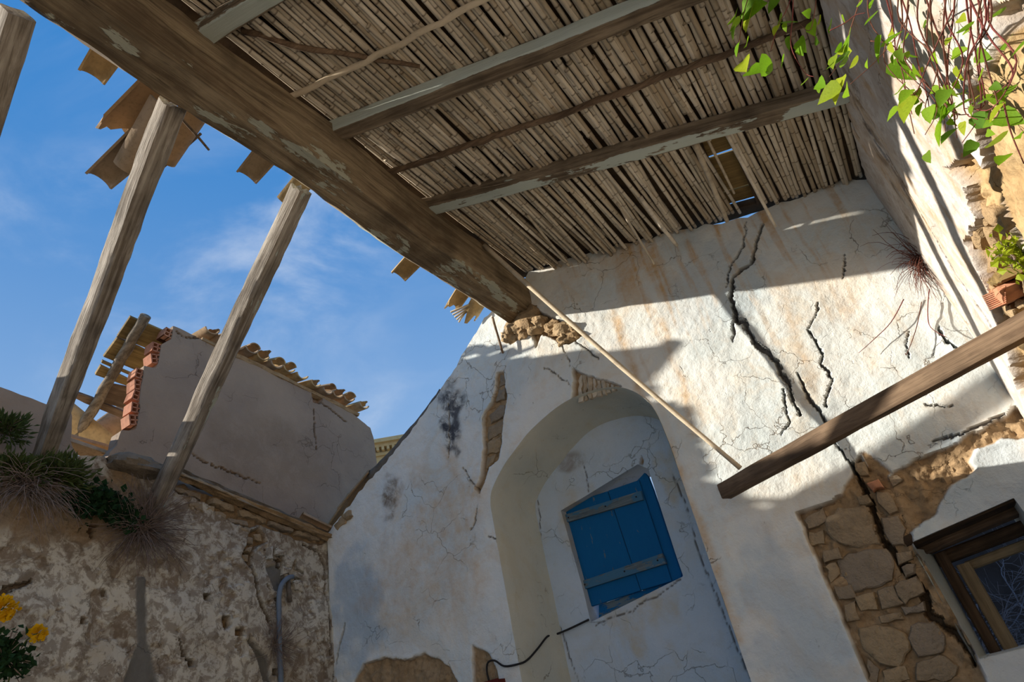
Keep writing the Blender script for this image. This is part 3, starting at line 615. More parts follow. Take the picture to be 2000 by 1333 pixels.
stones([z5(p) for p in ([(385, 285), (450, 350), (560, 420), (560, 500), (480, 500), (400, 400)], [(420, 480), (470, 520), (500, 640), (450, 650)], [(500, 640), (560, 680), (590, 800), (530, 790)], [(480, 500), (540, 520), (580, 660), (520, 640)], [(540, 830), (590, 880), (600, 940), (550, 920)], [(740, 820), (800, 830), (800, 960), (745, 930)], [(600, 1000), (690, 1020), (690, 1090), (610, 1080)], [(560, 1040), (600, 1060), (600, 1130), (560, 1120)],
    [(590, 420), (650, 520), (640, 560), (590, 500)], [(700, 960), (780, 980), (780, 1040), (700, 1020)])], 0.05, 111, offh=-0.07, plane=rig, S=SR, parent=wall_right, mat=M_EARTH)
# timber scrap and ribbed clay block lodged in the rubble
stone_on('wood_block', rig(z5([(590, 830), (660, 750), (715, 795), (640, 860)])), H=0.03, mat=M_BOARD, parent=wall_right, seed=5, **SR)
hb = rig(z5([(578, 905), (735, 835), (740, 955), (630, 1005)])); hb_o = stone_on('clay_block', hb, H=0.03, mat=M_TILER, parent=wall_right, seed=9, **SR)
for i in range(9):
    f_ = (i+0.5)/9; a = np.array(hb[0])*(1-f_)+np.array(hb[3])*f_; b = np.array(hb[1])*(1-f_)+np.array(hb[2])*f_
    Vv, Ff = tube_data([(RX-0.032, a[0], a[1]), (RX-0.032, b[0], b[1])], 0.004, 4); mk('rib', Vv, Ff, M_TILER, hb_o)
stones([[(1905+i*9, 700+i*16), (1925+i*9, 690+i*16), (1945+i*9, 720+i*16), (1922+i*9, 735+i*16)] for i in range(6)], 0.05, 131, offh=-0.06, plane=rig, S=SR, parent=wall_right, mat=M_EARTH)

# ground inside and around
V, F = [], []; n = 24
for i in range(n+1):
    for j in range(n+1):
        x = -30+60*i/n; y = -20+60*j/n; V.append((x, y, -0.02))
for i in range(n):
    for j in range(n): a = i*(n+1)+j; F.append((a, a+n+1, a+n+2, a+1))
tag(mk('floor', V, F, M_FLOOR), 'dusty rubble ground of the roofless room', kind='structure')
# ------------------------------------------------------------------ cane roof
rs = random.Random(11)
SLOPE = Vector((1, 0, -0.288)).normalized(); RN = Vector((-0.288, 0, -1)).normalized()     # down the slope, and facing the room
def ruv(p): return ((p[0]+2.06)*math.sqrt(1+0.288**2), p[1])
hole = [ruv(roofpt(*p, -0.02)) for p in [(1362, 272), (1412, 258), (1478, 402), (1424, 416)]]
slits = [[ruv(roofpt(x+a, y+b, -0.02)) for a, b in ((0, 0), (5, 1), (14, 12), (9, 13))] for x, y in ((527, 52), (508, 92), (1120, 470), (1060, 432), (490, 68))]
def earth_fun(f): f.h += (fbm(f.u*9, f.v*9, 401, 4)-0.5)*0.03
OO = np.array([-2.06, 0, 5.2])-np.array(RN)*0.038
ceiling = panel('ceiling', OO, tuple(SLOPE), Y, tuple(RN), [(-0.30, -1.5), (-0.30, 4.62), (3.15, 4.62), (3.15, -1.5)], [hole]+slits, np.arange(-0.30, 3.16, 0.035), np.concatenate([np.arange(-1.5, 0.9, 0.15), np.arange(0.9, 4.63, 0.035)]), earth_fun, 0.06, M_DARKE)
tag(ceiling, 'sloping ceiling of bound dry canes under roof earth', kind='structure')
def cane_mesh(L, r, seed, sides=7):
    q = random.Random(seed); pts = []; rad = []; x = 0; first = True
    ph = q.uniform(0, 6); am = q.uniform(0.003, 0.012)
    while x < L:
        for dx, k in ((0, 1.0), (0.008, 1.16), (0.018, 1.0)):
            xx = min(x+dx, L); pts.append((xx, am*math.sin(xx*3+ph), am*math.cos(xx*2.3+ph))); rad.append(r*k*(1-0.22*xx/L))
        step = q.uniform(0.16, 0.28); xm = min(x+step*0.5, L-0.001); pts.append((xm, am*math.sin(xm*3+ph), am*math.cos(xm*2.3+ph))); rad.append(r*0.97*(1-0.22*xm/L)); x += step
    V, F = tube_data(pts, rad, sides); me = bpy.data.meshes.new('cane'); me.from_pydata(V, [], F); me.update()
    set_attr(me, 'node', np.repeat([1.0 if (i % 4) == 1 else 0.0 for i in range(len(pts))], sides))
    me.polygons.foreach_set('use_smooth', np.ones(len(me.polygons), bool)); return me
CM = [cane_mesh(2.0, 0.0178, i) for i in range(8)]
for me in CM: me.materials.append(M_CANE)
def put_cane(A, B, q, parent=None, name='cane', thick=1.0):
    M, L = frame(A, B); k = thick*q.uniform(0.85, 1.12)
    o = bpy.data.objects.new(name, q.choice(CM)); C.objects.link(o)
    o.matrix_basis = M @ Matrix.Rotation(q.uniform(0, 6.28), 4, 'X') @ Matrix.Diagonal((L/2.0, k, k, 1))
    if parent: child(o, parent)
    return o
hx0, hx1 = -0.12, 0.07
x = -2.03; row = 0; Vs, Fs = [], []
while x < 0.73:
    z = roof_z(x); j = rs.uniform(2.2, 3.1); sag = 0.0
    far = 4.50+rs.uniform(-0.05, 0.03); loose = -1.75 < x < -0.35
    if loose: sag = max(0, rs.gauss(0.02, 0.035)); far += rs.uniform(-0.05, 0.0)
    if hx0 < x < hx1: far = 3.52+rs.uniform(-0.05, 0.05)
    dz = rs.uniform(-0.004, 0.004); jig = rs.uniform(-0.01, 0.01); fan = rs.uniform(-0.05, 0.05) if loose else 0
    put_cane((x+jig, j-0.2, z+dz), (x+fan, far, z+dz-sag), rs, ceiling)
    n2 = rs.uniform(0.75, 1.0); put_cane((x+jig+rs.uniform(-.006, .006), j+0.15, z-dz+0.003), (x+rs.uniform(-.012, .012), n2, z-dz), rs, ceiling)
    Vs, Fs = tube_data([(x, n2+0.1, z), (x, -0.3, z), (x, -1.45, z)], 0.014, 5, 1, Vs, Fs)
    if rs.random() < 0.25:
        a = rs.uniform(1.1, 3.9); put_cane((x+0.014, a, z-0.010), (x+0.014+rs.uniform(-.02, .02), min(a+rs.uniform(0.6, 1.7), 4.45 if not hx0-.05 < x < hx1+.05 else 3.5), z-0.012), rs, ceiling, thick=0.8)
    x += rs.uniform(0.027, 0.033); row += 1
cs = mk('cane', Vs, Fs, M_CANE, ceiling); cs['kind'] = 'stuff'
# boards and tiles seen through the hole
for k, (yc, wd, sl) in enumerate(((3.52, 0.2, 0.01), (3.73, 0.2, -0.01), (3.95, 0.21, 0.03), (4.18, 0.22, 0.0), (4.39, 0.16, 0))):
    timber('board', (-0.42, yc, roof_z(-0.42)+0.10), (0.36, yc+sl, roof_z(0.36)+0.10), wd, 0.02, M_BOARD, parent=ceiling, seed=20+k, rgh=0.003, step=0.1)
# cross cords binding the canes, seen as thin twisted lines
# ------------------------------------------------------------------ timbers
ridge = timber('ridge_beam', (-2.215, -1.6, 4.985), (-2.215, 4.72, 4.985), 0.33, 0.42, M_BEAM, seed=3, rgh=0.012, rnd=0.16, side=(0.44, 0.46, 0, 0.3), wane=0.03)
tag(ridge, 'massive weathered wooden ridge beam running across the sky to the gable', 'beam')
RO = 0.0155+0.055
def raft(y0, y1, side, seed, label, x0=-2.14, wd=0.11, ht=0.11, x1=0.78):
    o = timber('rafter', (x0, y0, roof_z(x0)-RO), (x1, y1, roof_z(x1)-RO), wd, ht, M_RAFT, seed=seed, side=side, rgh=0.006, chew=0.02, wane=0.01, rnd=0.1)
    return tag(o, label, 'rafter', 'rafters under the canes')
raft(1.19, 1.36, (0.58, 0, 0, 0.40), 5, 'painted rafter under the canes, nearest the top left corner')
raft(2.13, 2.40, (0.34, 0, 0, 0.66), 6, 'long rafter with pale painted side crossing the middle of the canes')
raft(3.12, 3.46, (0.53, 0, 0, 0.30), 7, 'rafter with flaking pale paint underneath, closest to the gable wall', x1=0.74)
def pole(name, pts, r, mat, label, cat, wob=0.012, seed=1, group=None, taper=0.8, sides=8):
    q = random.Random(seed); P = []
    for i in range(len(pts)-1):
        a, b = Vector(pts[i]), Vector(pts[i+1]); n_ = max(2, int((b-a).length/0.09))
        for j in range(n_): P.append(a+(b-a)*j/n_+Vector((q.uniform(-wob, wob), q.uniform(-wob, wob), q.uniform(-wob, wob)))*0.6)
    P.append(Vector(pts[-1])); rad = [r*(1+(taper-1)*i/len(P))*q.uniform(0.9, 1.1) for i in range(len(P))]
    V, F = tube_data(P, rad, sides); o = mk(name, V, F, mat); return tag(o, label, cat, group)
pole('pole', [(-2.16, 1.77, roof_z(-2.16)-0.05), (-1.39, 1.84, roof_z(-1.39)-.045), (-0.68, 1.86, roof_z(-.68)-.04), (0.72, 1.9, roof_z(.72)-.04)], 0.02, M_CANE2, 'thin crooked pole under the canes with its pale end over the beam', 'pole', seed=3)
pole('pole', [(-2.10, 2.67, roof_z(-2.1)-0.045), (-0.69, 2.80, roof_z(-.69)-.042), (0.66, 2.88, roof_z(.66)-.04)], 0.024, M_PLANK, 'dark crooked pole under the canes midway between two rafters', 'pole', seed=4)
pole('stick', [roofpt(470, 60, .03), roofpt(610, 98, .035), roofpt(700, 108, .035), roofpt(820, 130, .03)], 0.02, M_PLANK, 'bent brown stick lying across the canes near the top', 'stick', seed=5, taper=0.6)
for k, (a, b) in enumerate((((440, 115), (630, 245)), ((445, 122), (600, 238)))):
    pole('cord', [roofpt(*a, .06), roofpt((a[0]+b[0])/2, (a[1]+b[1])/2+3, .07), roofpt(*b, .06)], 0.003, M_CANE2, ['upper', 'lower'][k]+' pale cord stretched along the ridge beam edge', 'cord', 0.002, 8+k, taper=1)
# rafters of the collapsed side, ridge to left wall
def lraft(top, foot, fx, seed, label, side, ins=0.0):
    A = at(*top, 0, -2.44); B = at(*foot, 0, fx)
    o = timber('rafter', A, B, 0.115, 0.12, M_RAFT_LIT, up=(0, -0.45, 1), seed=seed, side=side, rgh=0.007, chew=0.02, wane=0.015, rnd=0.1)
    return tag(o, label, 'rafter', 'bare rafters against the sky')
lraft((336, 205), (78, 905), -4.98, 15, 'bare rafter carrying a clump of roof tiles against the sky', (0.36, 0.1, 0, 0.3))
lraft((588, 372), (303, 985), -4.84, 16, 'bare rafter leaning on the left wall beside the grey house', (0.42, 0.1, 0, 0.2))
A = at(35, 25, 0, -2.44); o = timber('rafter', A, (A[0]-2.5, A[1]+0.62, A[2]-1.05), 0.115, 0.12, M_RAFT_LIT, up=(0, -0.45, 1), seed=17, side=(0.1, 0, 0, 0), rgh=0.007)
tag(o, 'bare rafter cut off by the top left edge of the picture', 'rafter', 'bare rafters against the sky')
# fallen joist bridging from the side wall
o = timber('joist', (-0.96, 4.27, 2.60), (0.86, 3.31, 2.60), 0.085, 0.10, M_PLANK, seed=22, rgh=0.003, rnd=0.06)
tag(o, 'square brown joist jutting out of the right wall across the lit plaster', 'joist')
# hanging canes
def hang(a, b, label, r=0.012, offa=0.03, Yb=4.35, mat=M_CANE2, seed=1):
    A = roofpt(*a, offa); B = at(*b, 1, Yb); q = random.Random(seed); P = []; rad = []; n_ = 14; A = Vector(A); B = Vector(B)
    for i in range(n_+1):
        f = i/n_; P.append(A.lerp(B, f)+Vector((0, 0, -0.02*math.sin(math.pi*f)))); rad.append(r*(1.12 if i % 3 == 0 else 1)*(1-0.2*f))
    V, F = tube_data(P, rad, 7); return tag(mk('hanging_cane', V, F, mat), label, 'cane', 'canes hanging loose from the roof')
B_ = Vector(at(1446, 915, 1, 4.2)); A_ = Vector(at(1030, 553, 1, 3.88)); A_ = A_+(A_-B_)*((A_.x+2.03)/(B_.x-A_.x))
V, F = tube_data([A_.lerp(B_, i/20)+Vector((0, 0, -0.03*math.sin(math.pi*i/20))) for i in range(21)], [0.021*(1.1 if i % 4 == 0 else 1)*(1-.25*i/20) for i in range(21)], 8)
tag(mk('hanging_cane', V, F, M_CANE2), 'long pale cane hanging diagonally across the gable wall', 'cane', 'canes hanging loose from the roof')
hang((1355, 275), (1420, 432), 'thick loose cane left of the hole in the cane ceiling', 0.02, 0.04, 4.3, M_CANE)
hang((1380, 268), (1434, 378), 'thin loose cane crossing the hole in the cane ceiling', 0.010, 0.03, 4.1, M_CANE)
hang((1416, 255), (1514, 442), 'loose cane right of the ceiling hole with its tip against the wall', 0.014, 0.04, 4.36, M_CANE)
hang((1205, 395), (1278, 516), 'short cane hanging with a pointed tip below the ceiling edge', 0.011, 0.03, 4.3, M_CANE)
hang((1250, 385), (1322, 480), 'stout cane end poking from the ceiling edge above the stains', 0.018, 0.03, 4.38, M_CANE)
hang((1030, 420), (1108, 512), 'thin cane dropping from the ceiling near the ridge beam', 0.012, 0.03, 4.36, M_CANE)
hang((1120, 415), (1190, 495), 'grey cane sagging at the middle of the ceiling edge', 0.014, 0.03, 4.38, M_CANE)
pole('splinter', [at(962, 620, 1, 4.40), at(982, 690, 1, 4.43)], 0.012, M_PLANK, 'thin splinter of wood hanging below the beam end', 'splinter', 0.002, 12)

# ------------------------------------------------------------------ blue shutter
def slab(name, poly, O, U, V_, N, d0, d1, mat, parent, grain='v', paint=0.7, bev=0.004):
    O, U, V_, N = [Vector(q) for q in (O, U, V_, N)]
    Xa = V_ if grain == 'v' else U; Ya = N.cross(Xa); Mx = Matrix.Identity(4)
    for i in range(3): Mx[i][0] = Xa[i]; Mx[i][1] = Ya[i]; Mx[i][2] = N[i]; Mx[i][3] = O[i]
    inv = Mx.inverted(); c = np.mean(poly, 0); Vv = []; n_ = len(poly)
    for d, sc in ((d0, 0), (d1-bev, 0), (d1, bev)):
        for p in poly:
            q = np.array(p); q = q-(q-c)/np.linalg.norm(q-c)*sc; Vv.append(tuple(inv @ (O+U*float(q[0])+V_*float(q[1])+N*d)))
    F = [tuple(range(n_)), tuple(range(2*n_, 3*n_))]
    for r_ in range(2): F += [(r_*n_+i, r_*n_+(i+1) % n_, (r_+1)*n_+(i+1) % n_, (r_+1)*n_+i) for i in range(n_)]
    o = mk(name, Vv, F, mat, parent, False, Mx); set_attr(o.data, 'paint', np.full(len(Vv), paint)); return o
SY = NY+0.09; SS = dict(O=(0, SY, 0), U=X, V_=Z, N=(0, -1, 0))
zs = lambda L: gab([(1050+x/3.808, 880+y/3.808) for x, y in L], SY)
sh = empty('window_shutter', (-2.1, SY, 2.25)); tag(sh, 'crooked blue plank shutter with two grey battens in the arched niche', 'shutter')
slab('stile', zs([(135, 425), (180, 410), (388, 1165), (345, 1172)]), d0=-0.03, d1=0.0, mat=M_BLUE, parent=sh, paint=0.74, **SS)
slab('board', zs([(187, 410), (520, 305), (766, 1045), (394, 1165)]), d0=-0.028, d1=0.002, mat=M_BLUE, parent=sh, paint=0.64, **SS)
slab('board', zs([(526, 302), (755, 222), (1000, 975), (771, 1042)]), d0=-0.028, d1=0.006, mat=M_BLUE, parent=sh, paint=0.68, **SS)
slab('stile', zs([(735, 224), (790, 165), (815, 190), (852, 285), (1064, 915), (1062, 952), (975, 982)]), d0=-0.05, d1=-0.012, mat=M_BLUE, parent=sh, paint=0.72, **SS)
slab('bottom_rail', zs([(440, 1150), (1000, 965), (1055, 955), (880, 1065), (560, 1200), (440, 1255)]), d0=-0.05, d1=-0.034, mat=M_BLUE, parent=sh, grain='u', paint=0.55, **SS)
for p in ([(195, 490), (780, 305), (797, 372), (213, 545)], [(313, 985), (935, 770), (966, 845), (333, 1045)]):
    b = slab('batten', zs(p), d0=0.0, d1=0.032, mat=M_BATTEN, parent=sh, grain='u', paint=0.5, bev=0.006, **SS); b['label'] = 'greyed wooden batten'
    for f in (0.07, 0.55, 0.93):
        q = np.array(zs(p)); c_ = (q[0]*(1-f)+q[1]*f+q[3]*(1-f)+q[2]*f)/2
        Vv, Ff = tube_data([(c_[0], SY-0.03, c_[1]), (c_[0], SY-0.037, c_[1])], 0.007, 6); mk('nail', Vv, Ff, M_CABLE, b)
# cable and junction box
def on_jamb(x, y):
    lo, hi = 4.45, 5.05
    for _ in range(30):
        mid = (lo+hi)/2
        if at(x, y, 1, mid)[0] > -2.885+0.18*(mid-4.5)+0.016: lo = mid
        else: hi = mid
    return lo
V, F = tube_data(smooth([tuple(at(x, y, 1, yy or on_jamb(x, y))) for x, y, yy in ((1150, 1211, 5.02), (1110, 1230, 5.015), (1088, 1239, 5.0), (1078, 1242, 5.0), (1068, 1245, None), (1050, 1268, None), (1030, 1290, None), (1012, 1298, 4.475), (985, 1302, 4.47), (966, 1291, 4.46), (953, 1295, 4.46), (951, 1312, 4.46), (955, 1330, 4.46))], 4), 0.008, 6)
tag(mk('cable', V, F, M_CABLE), 'black cable looping from the shutter sill to the bottom edge', 'cable')
V, F = [], []; p = at(962, 1340, 1, 4.44); box_data(p[0]-.07, p[0]+.08, 4.40, 4.5, p[2]-.12, p[2]+.03, V, F)
box_data(p[0]-.075, p[0]+.085, 4.395, 4.405, p[2]-.13, p[2]+.035, V, F); tag(mk('junction_box', V, F, M_RED, None, False), 'dark red box where the black cable ends', 'box')

# ------------------------------------------------------------------ window on the right of the gable
w1 = empty('window_1', (0.2, 4.75, 1.4)); w1['kind'] = 'structure'; w1['label'] = 'small wooden framed window opening with dark lintels'
timber('lintel', (-0.14, 4.62, 2.045), (0.52, 4.62, 2.12), 0.20, 0.07, M_DARKW, parent=w1, seed=31, rgh=0.008)
timber('lintel', (-0.10, 4.80, 2.00), (0.56, 4.80, 2.08), 0.14, 0.06, M_PLANK, parent=w1, seed=32, rgh=0.005)
timber('frame_head', (-0.06, 4.90, 1.935), (0.56, 4.90, 1.995), 0.07, 0.075, M_DARKW, parent=w1, seed=33, rgh=0.002)
timber('frame_head', (0.10, 4.93, 1.868), (0.56, 4.93, 1.912), 0.05, 0.055, M_FRAME, parent=w1, seed=34, rgh=0.001)
timber('frame_post', (0.015, 4.85, 1.40), (0.0, 4.85, 1.97), 0.07, 0.06, M_DARKW, up=(1, 0, 0), parent=w1, seed=35, rgh=0.003)
timber('frame_post', (0.095, 4.91, 1.40), (0.085, 4.91, 1.885), 0.06, 0.075, M_FRAME, up=(1, 0, 0), parent=w1, seed=36, rgh=0.001)
V, F = [(-0.09, 4.56, 1.36), (-0.03, 4.88, 1.36), (-0.13, 4.95, 1.36), (-0.115, 4.53, 2.0), (-0.035, 4.88, 2.0), (-0.13, 4.95, 2.0)], [(0, 1, 4, 3), (1, 2, 5, 4), (2, 0, 3, 5), (0, 2, 1), (3, 4, 5)]
mk('reveal', V, F, M_LINING, w1, False)
timber('sill', (-0.08, 4.80, 1.385), (0.52, 4.80, 1.40), 0.55, 0.05, M_GABLE, parent=w1, seed=37, rgh=0.003)
q = random.Random(5); V, F = [], []
def twig(p, d, L, r, lev, V, F, q):
    pts = [Vector(p)]; d = Vector(d).normalized()
    for i in range(5):
        d = (d+Vector((q.uniform(-.3, .3), q.uniform(-.3, .3), q.uniform(-.3, .3)))).normalized(); pts.append(pts[-1]+d*L/5)
    tube_data(pts, r, 4 if lev else 5, 0.5, V, F)
    if lev < 3:
        for k in range(4): i = q.randint(1, 5); twig(pts[i], d+Vector((q.uniform(-1, 1), q.uniform(-.7, .7), q.uniform(-.8, .8))), L*0.62, r*0.5, lev+1, V, F, q)
for k in range(9): twig((-0.5+k*0.3, 5.85+q.uniform(0, .3), 0.9), (q.uniform(-.3, .3), 0, 1), 0.85, 0.012, 0, V, F, q)
tag(mk('bare_shrub', V, F, M_TWIGB), 'tangle of bare grey branches seen through the right window', 'shrub')
def bank_fun(f): f.h += (fbm(f.u*1.2, f.v*1.2, 501, 4)-0.5)*0.5
bk = panel('earth_bank', (0, 6.95, 0), X, Z, (0, -1, 0), [(-1.5, 0), (-1.5, 3.2), (4, 3.2), (4, 0)], [], np.arange(-1.5, 4.01, 0.06), np.arange(0, 3.21, 0.06), bank_fun, 1.0, M_CLIFF)
tag(bk, 'dark shaded earth bank behind the branches outside the window', 'bank')
# ------------------------------------------------------------------ neighbouring house behind the left wall
NX = -4.97
z6 = lambda L: [(130+x/4.443, 600+y/4.443) for x, y in L]
n_px = [(205, 912), (216, 882), (230, 868), (238, 842), (266, 838), (273, 798), (274, 767), (279, 744), (280, 715), (306, 719), (313, 697), (315, 672), (336, 663), (338, 636), (365, 650), (456, 692), (490, 710), (549, 741), (591, 757), (609, 769), (630, 775), (659, 787), (695, 814), (724, 836), (729, 856)]
n_out = rough(lef(n_px, NX), 0.008, 0.05, 3, False)+[(5.50, 3.3), (2.55, 3.3)]
def grey_fun(f):
    u, v = f.u, f.v; f.h += (fbm(u*1.5, v*1.5, 601, 3)-0.5)*0.03+(fbm(u*9, v*9, 605, 3)-0.5)*0.005
    f.blob('grime_shade', 3.9, 4.3, 1.0, 0.5, 0.35, 8, 3)
    for k, p in enumerate(([(365, 880), (400, 905), (430, 915), (470, 930), (510, 945)], [(622, 783), (650, 805), (680, 828)], [(612, 800), (614, 850), (618, 880)], [(345, 648), (360, 658), (385, 660), (412, 672)])):
        f.crack(lef(p, NX), 0.011, 0.02, 0.012, 610+k)
    f.loss(lef([(609, 768), (630, 776), (626, 790), (612, 786)], NX), 0.06, 0.01, 620)
wall_outer = panel('wall_outer', (NX, 0, 0), Y, Z, (1, 0, 0), n_out, [], np.arange(2.2, 5.55, 0.014), np.arange(3.3, 5.6, 0.014), grey_fun, 0.14, M_GREY)
tag(wall_outer, 'grey rendered wall of the neighbouring house with a stepped broken edge', kind='structure')
def brick_mesh(w_=0.105, h_=0.095, d_=0.12, nx=2, nz=2):
    V, F = [], []; t_ = 0.011
    for i in range(nx+1): y = -w_/2+(w_-t_)*i/nx; box_data(-d_/2, d_/2, y, y+t_, -h_/2, h_/2, V, F)
    for i in range(nz+1): z = -h_/2+(h_-t_)*i/nz; box_data(-d_/2, d_/2, -w_/2, w_/2, z, z+t_, V, F)
    box_data(-d_/2, -d_/2+0.05, -w_/2, w_/2, -h_/2, h_/2, V, F)
    me = bpy.data.meshes.new('brick'); me.from_pydata(V, [], F); me.materials.append(M_TILER); return me
BM = brick_mesh()
for k, (x, y) in enumerate(((326, 656), (302, 684), (300, 706), (270, 736), (268, 757), (265, 779), (262, 802), (258, 825))):
    p = at(x, y, 0, NX-0.06); o = link('brick', BM, None, wall_outer, Matrix.Translation((NX-0.07, p[1], p[2])) @ Matrix.Rotation(0.1*((k*7) % 5-2), 4, 'X'))
def tile_mesh(L=0.42, r0=0.095, r1=0.078, th=0.013, seed=0, brk=0.0):
    q = random.Random(seed); V, F = [], []; ns, nl = 8, 4
    for lay in (0, 1):
        for i in range(nl+1):
            f = i/nl; r = r0+(r1-r0)*f-lay*th
            for j in range(ns+1):
                a = math.pi*(0.06+0.88*j/ns); xx = L*f
                if i == nl: xx -= brk*q.random()*L
                V.append((xx-L/2, r*math.cos(a)*1.0, r*math.sin(a)*0.85))
    m_ = (nl+1)*(ns+1)
    for i in range(nl):
        for j in range(ns):
            a = i*(ns+1)+j; b = a+ns+1; F.append((a, a+1, b+1, b)); F.append((m_+a, m_+b, m_+b+1, m_+a+1))
    for i in range(nl):
        a = i*(ns+1); b = a+ns+1; F.append((a, b, m_+b, m_+a)); a += ns; b += ns; F.append((a, m_+a, m_+b, b))
    for j in range(ns):
        F.append((j, m_+j, m_+j+1, j+1)); a = nl*(ns+1)+j; F.append((a, a+1, m_+a+1, m_+a))
    me = bpy.data.meshes.new('roof_tile'); me.from_pydata(V, [], F); me.update(); me.polygons.foreach_set('use_smooth', np.ones(len(F), bool))
    try: me.set_sharp_from_angle(angle=math.radians(40))
    except Exception: pass
    me.materials.append(M_TILE); return me
TM = [tile_mesh(seed=i, brk=(0, 0, 0.25, 0.4)[i]) for i in range(4)]
def tile(P, axis, up=(0, 0, 1), flip=False, v=0, sc=1.0, parent=None, label=None, group=None):
    M, _ = frame(P, Vector(P)+Vector(axis), up)
    if flip: M = M @ Matrix.Rotation(math.pi, 4, 'X')
    o = link('roof_tile', TM[v], None, parent, M @ Matrix.Scale(sc, 4))
    if label: tag(o, label, 'roof tile', group)
    return o
ed = empty('tiled_eave', (-5.05, 4.2, 5.2)); tag(ed, 'uneven row of curved clay tiles along the top of the grey house wall', 'roof edge')
q = random.Random(8); NT_ = 13
for i in range(NT_):
    f = i/(NT_-1); px = 408+(702-408)*f; py = 660+(803-660)*f+(4 if i in (8, 9) else 0)
    p = at(px, py, 0, NX)
    ax = (1, q.uniform(-.15, .15), -0.22+q.uniform(-.08, .08))
    tile((NX-0.13, p[1], p[2]+0.10), ax, flip=True, v=q.randint(0, 1), sc=q.uniform(1.0, 1.15), parent=ed)
    if i not in (2, 7): tile((NX-0.14+q.uniform(-.04, .04), p[1]+0.09, p[2]+0.13+q.uniform(-.01, .03)), ax, v=q.randint(0, 2), sc=q.uniform(0.8, 1.0), parent=ed)
a = at(395, 664, 0, NX); b = at(700, 812, 0, NX); timber('mortar_bed', (NX-0.06, a[1], a[2]+.01), (NX-0.06, b[1], b[2]+.01), 0.15, 0.05, M_EARTH, parent=ed, seed=47, rgh=0.014, step=0.03)
# broken boarded roof with its log
rn = np.array([0.5, 0, -0.87]); rd = rn@np.array([-5.2, 2.5, 5.32])
def onb(px, py, off=0.0):
    r = ray(px, py); return EYE+(rd+off-rn@EYE)/(rn@r)*r
br = empty('broken_roof', (-5.4, 2.4, 5.0)); tag(br, 'remnant of boarded roof held by a log above the grey house', 'roof')
BU = np.array([0, 1, 0.]); BV = np.cross(BU, rn); BV = BV/np.linalg.norm(BV); BN = rn/np.linalg.norm(rn); BO = rn*rd/(rn@rn)
def buv(L): return [((onb(*p)-BO)@BU, (onb(*p)-BO)@BV) for p in z6(L)]
for k, (p, mt) in enumerate((([(555, 85), (870, 222), (840, 420), (440, 258)], M_BOARD), ([(440, 268), (640, 352), (720, 395), (690, 470), (680, 580), (320, 432)], M_BOARD), ([(312, 468), (700, 640), (690, 655), (302, 486)], M_BOARD), ([(296, 508), (600, 660), (585, 705), (248, 588)], M_BOARD), ([(385, 672), (590, 712), (575, 905), (290, 825)], M_PLANK), ([(66, 735), (220, 790), (540, 930), (535, 1030), (470, 960), (150, 830), (55, 780)], M_PLANK))):
    slab('board', buv(p), BO, BU, BV, BN, -0.03, 0.0+0.006*(k % 2), mt, br, 'u', 0.1)
A = onb(285, 617, 0.07); B = onb(146, 862, 0.07); q = random.Random(3)
A, B = Vector(A), Vector(B); P = [A.lerp(B, i/12)+Vector((q.uniform(-.008, .008), q.uniform(-.008, .008), 0)) for i in range(13)]
V, F = tube_data(P, [0.045*q.uniform(0.9, 1.08) for _ in P], 10); mk('log', V, F, M_RAFT, br)
# far left stub of rendered wall
s_out = rough(lef([(-330, 640), (0, 755), (100, 795), (143, 808), (140, 860), (155, 905)], -5.06), 0.012, 0.06, 5, False)+[(2.3, 3.2), (0.2, 3.2)]
st = panel('wall_stub', (-5.06, 0, 0), Y, Z, (1, 0, 0), s_out, [], np.arange(0.1, 2.5, 0.02), np.arange(3.2, 5.2, 0.02), lambda f: f.h.__iadd__((fbm(f.u*3, f.v*3, 700, 3)-0.5)*0.03), 0.18, M_GREY)
tag(st, 'low grey rendered wall stub at the far left', kind='structure')
# loose tiles and rubble in the gap
tile(at(166, 838, 0, -6.1), (0.2, 0.75, -0.55), up=(-.6, 0.3, .6), flip=True, v=0, sc=1.4, label='ochre tile leaning left in the gap of the broken wall', group='loose tiles in the gap')
tile(at(208, 838, 0, -6.15), (0.1, 0.55, 0.75), up=(-.8, 0.3, .3), flip=True, v=0, sc=1.4, label='ochre tile leaning right in the gap of the broken wall', group='loose tiles in the gap')
tile(at(172, 876, 0, -5.32), (0.15, 0.9, -0.1), v=2, sc=0.95, label='upper of two stacked tiles lying at the foot of the gap', group='loose tiles in the gap')
tile(at(178, 890, 0, -5.2), (0.1, 0.9, -0.15), v=3, sc=1.0, label='lower of two stacked tiles lying at the foot of the gap', group='loose tiles in the gap')
tile(at(615, 1024, 0, LX+0.03), (0.35, 0.85, -0.42), v=1, sc=0.72, label='single ochre tile lying on the wall ledge beside the gable corner', group='loose tiles in the gap')
s_ = dict(SL); s_['O'] = (LX-0.06, 0, 0)
p = at(268, 915, 0, LX); lump = rock('masonry_lump', (LX-0.02, p[1], p[2]), (0.15, 0.24, 0.07), M_CONC, None, 12, 0.45, 22, 14)
tag(lump, 'dark broken masonry lump overhanging the left wall by the rafter foot', 'rubble')
a = at(345, 926, 0, LX); b = at(643, 1052, 0, LX)
timber('ledge', (LX+0.01, a[1], a[2]-0.01), (LX+0.01, b[1], b[2]), 0.10, 0.045, M_EARTH, parent=wall_left, seed=41, rgh=0.024, step=0.03)
timber('ledge', (LX-0.05, a[1], a[2]+0.035), (LX-0.05, b[1], b[2]+0.03), 0.14, 0.04, M_CONC, parent=wall_left, seed=43, rgh=0.022, step=0.03)
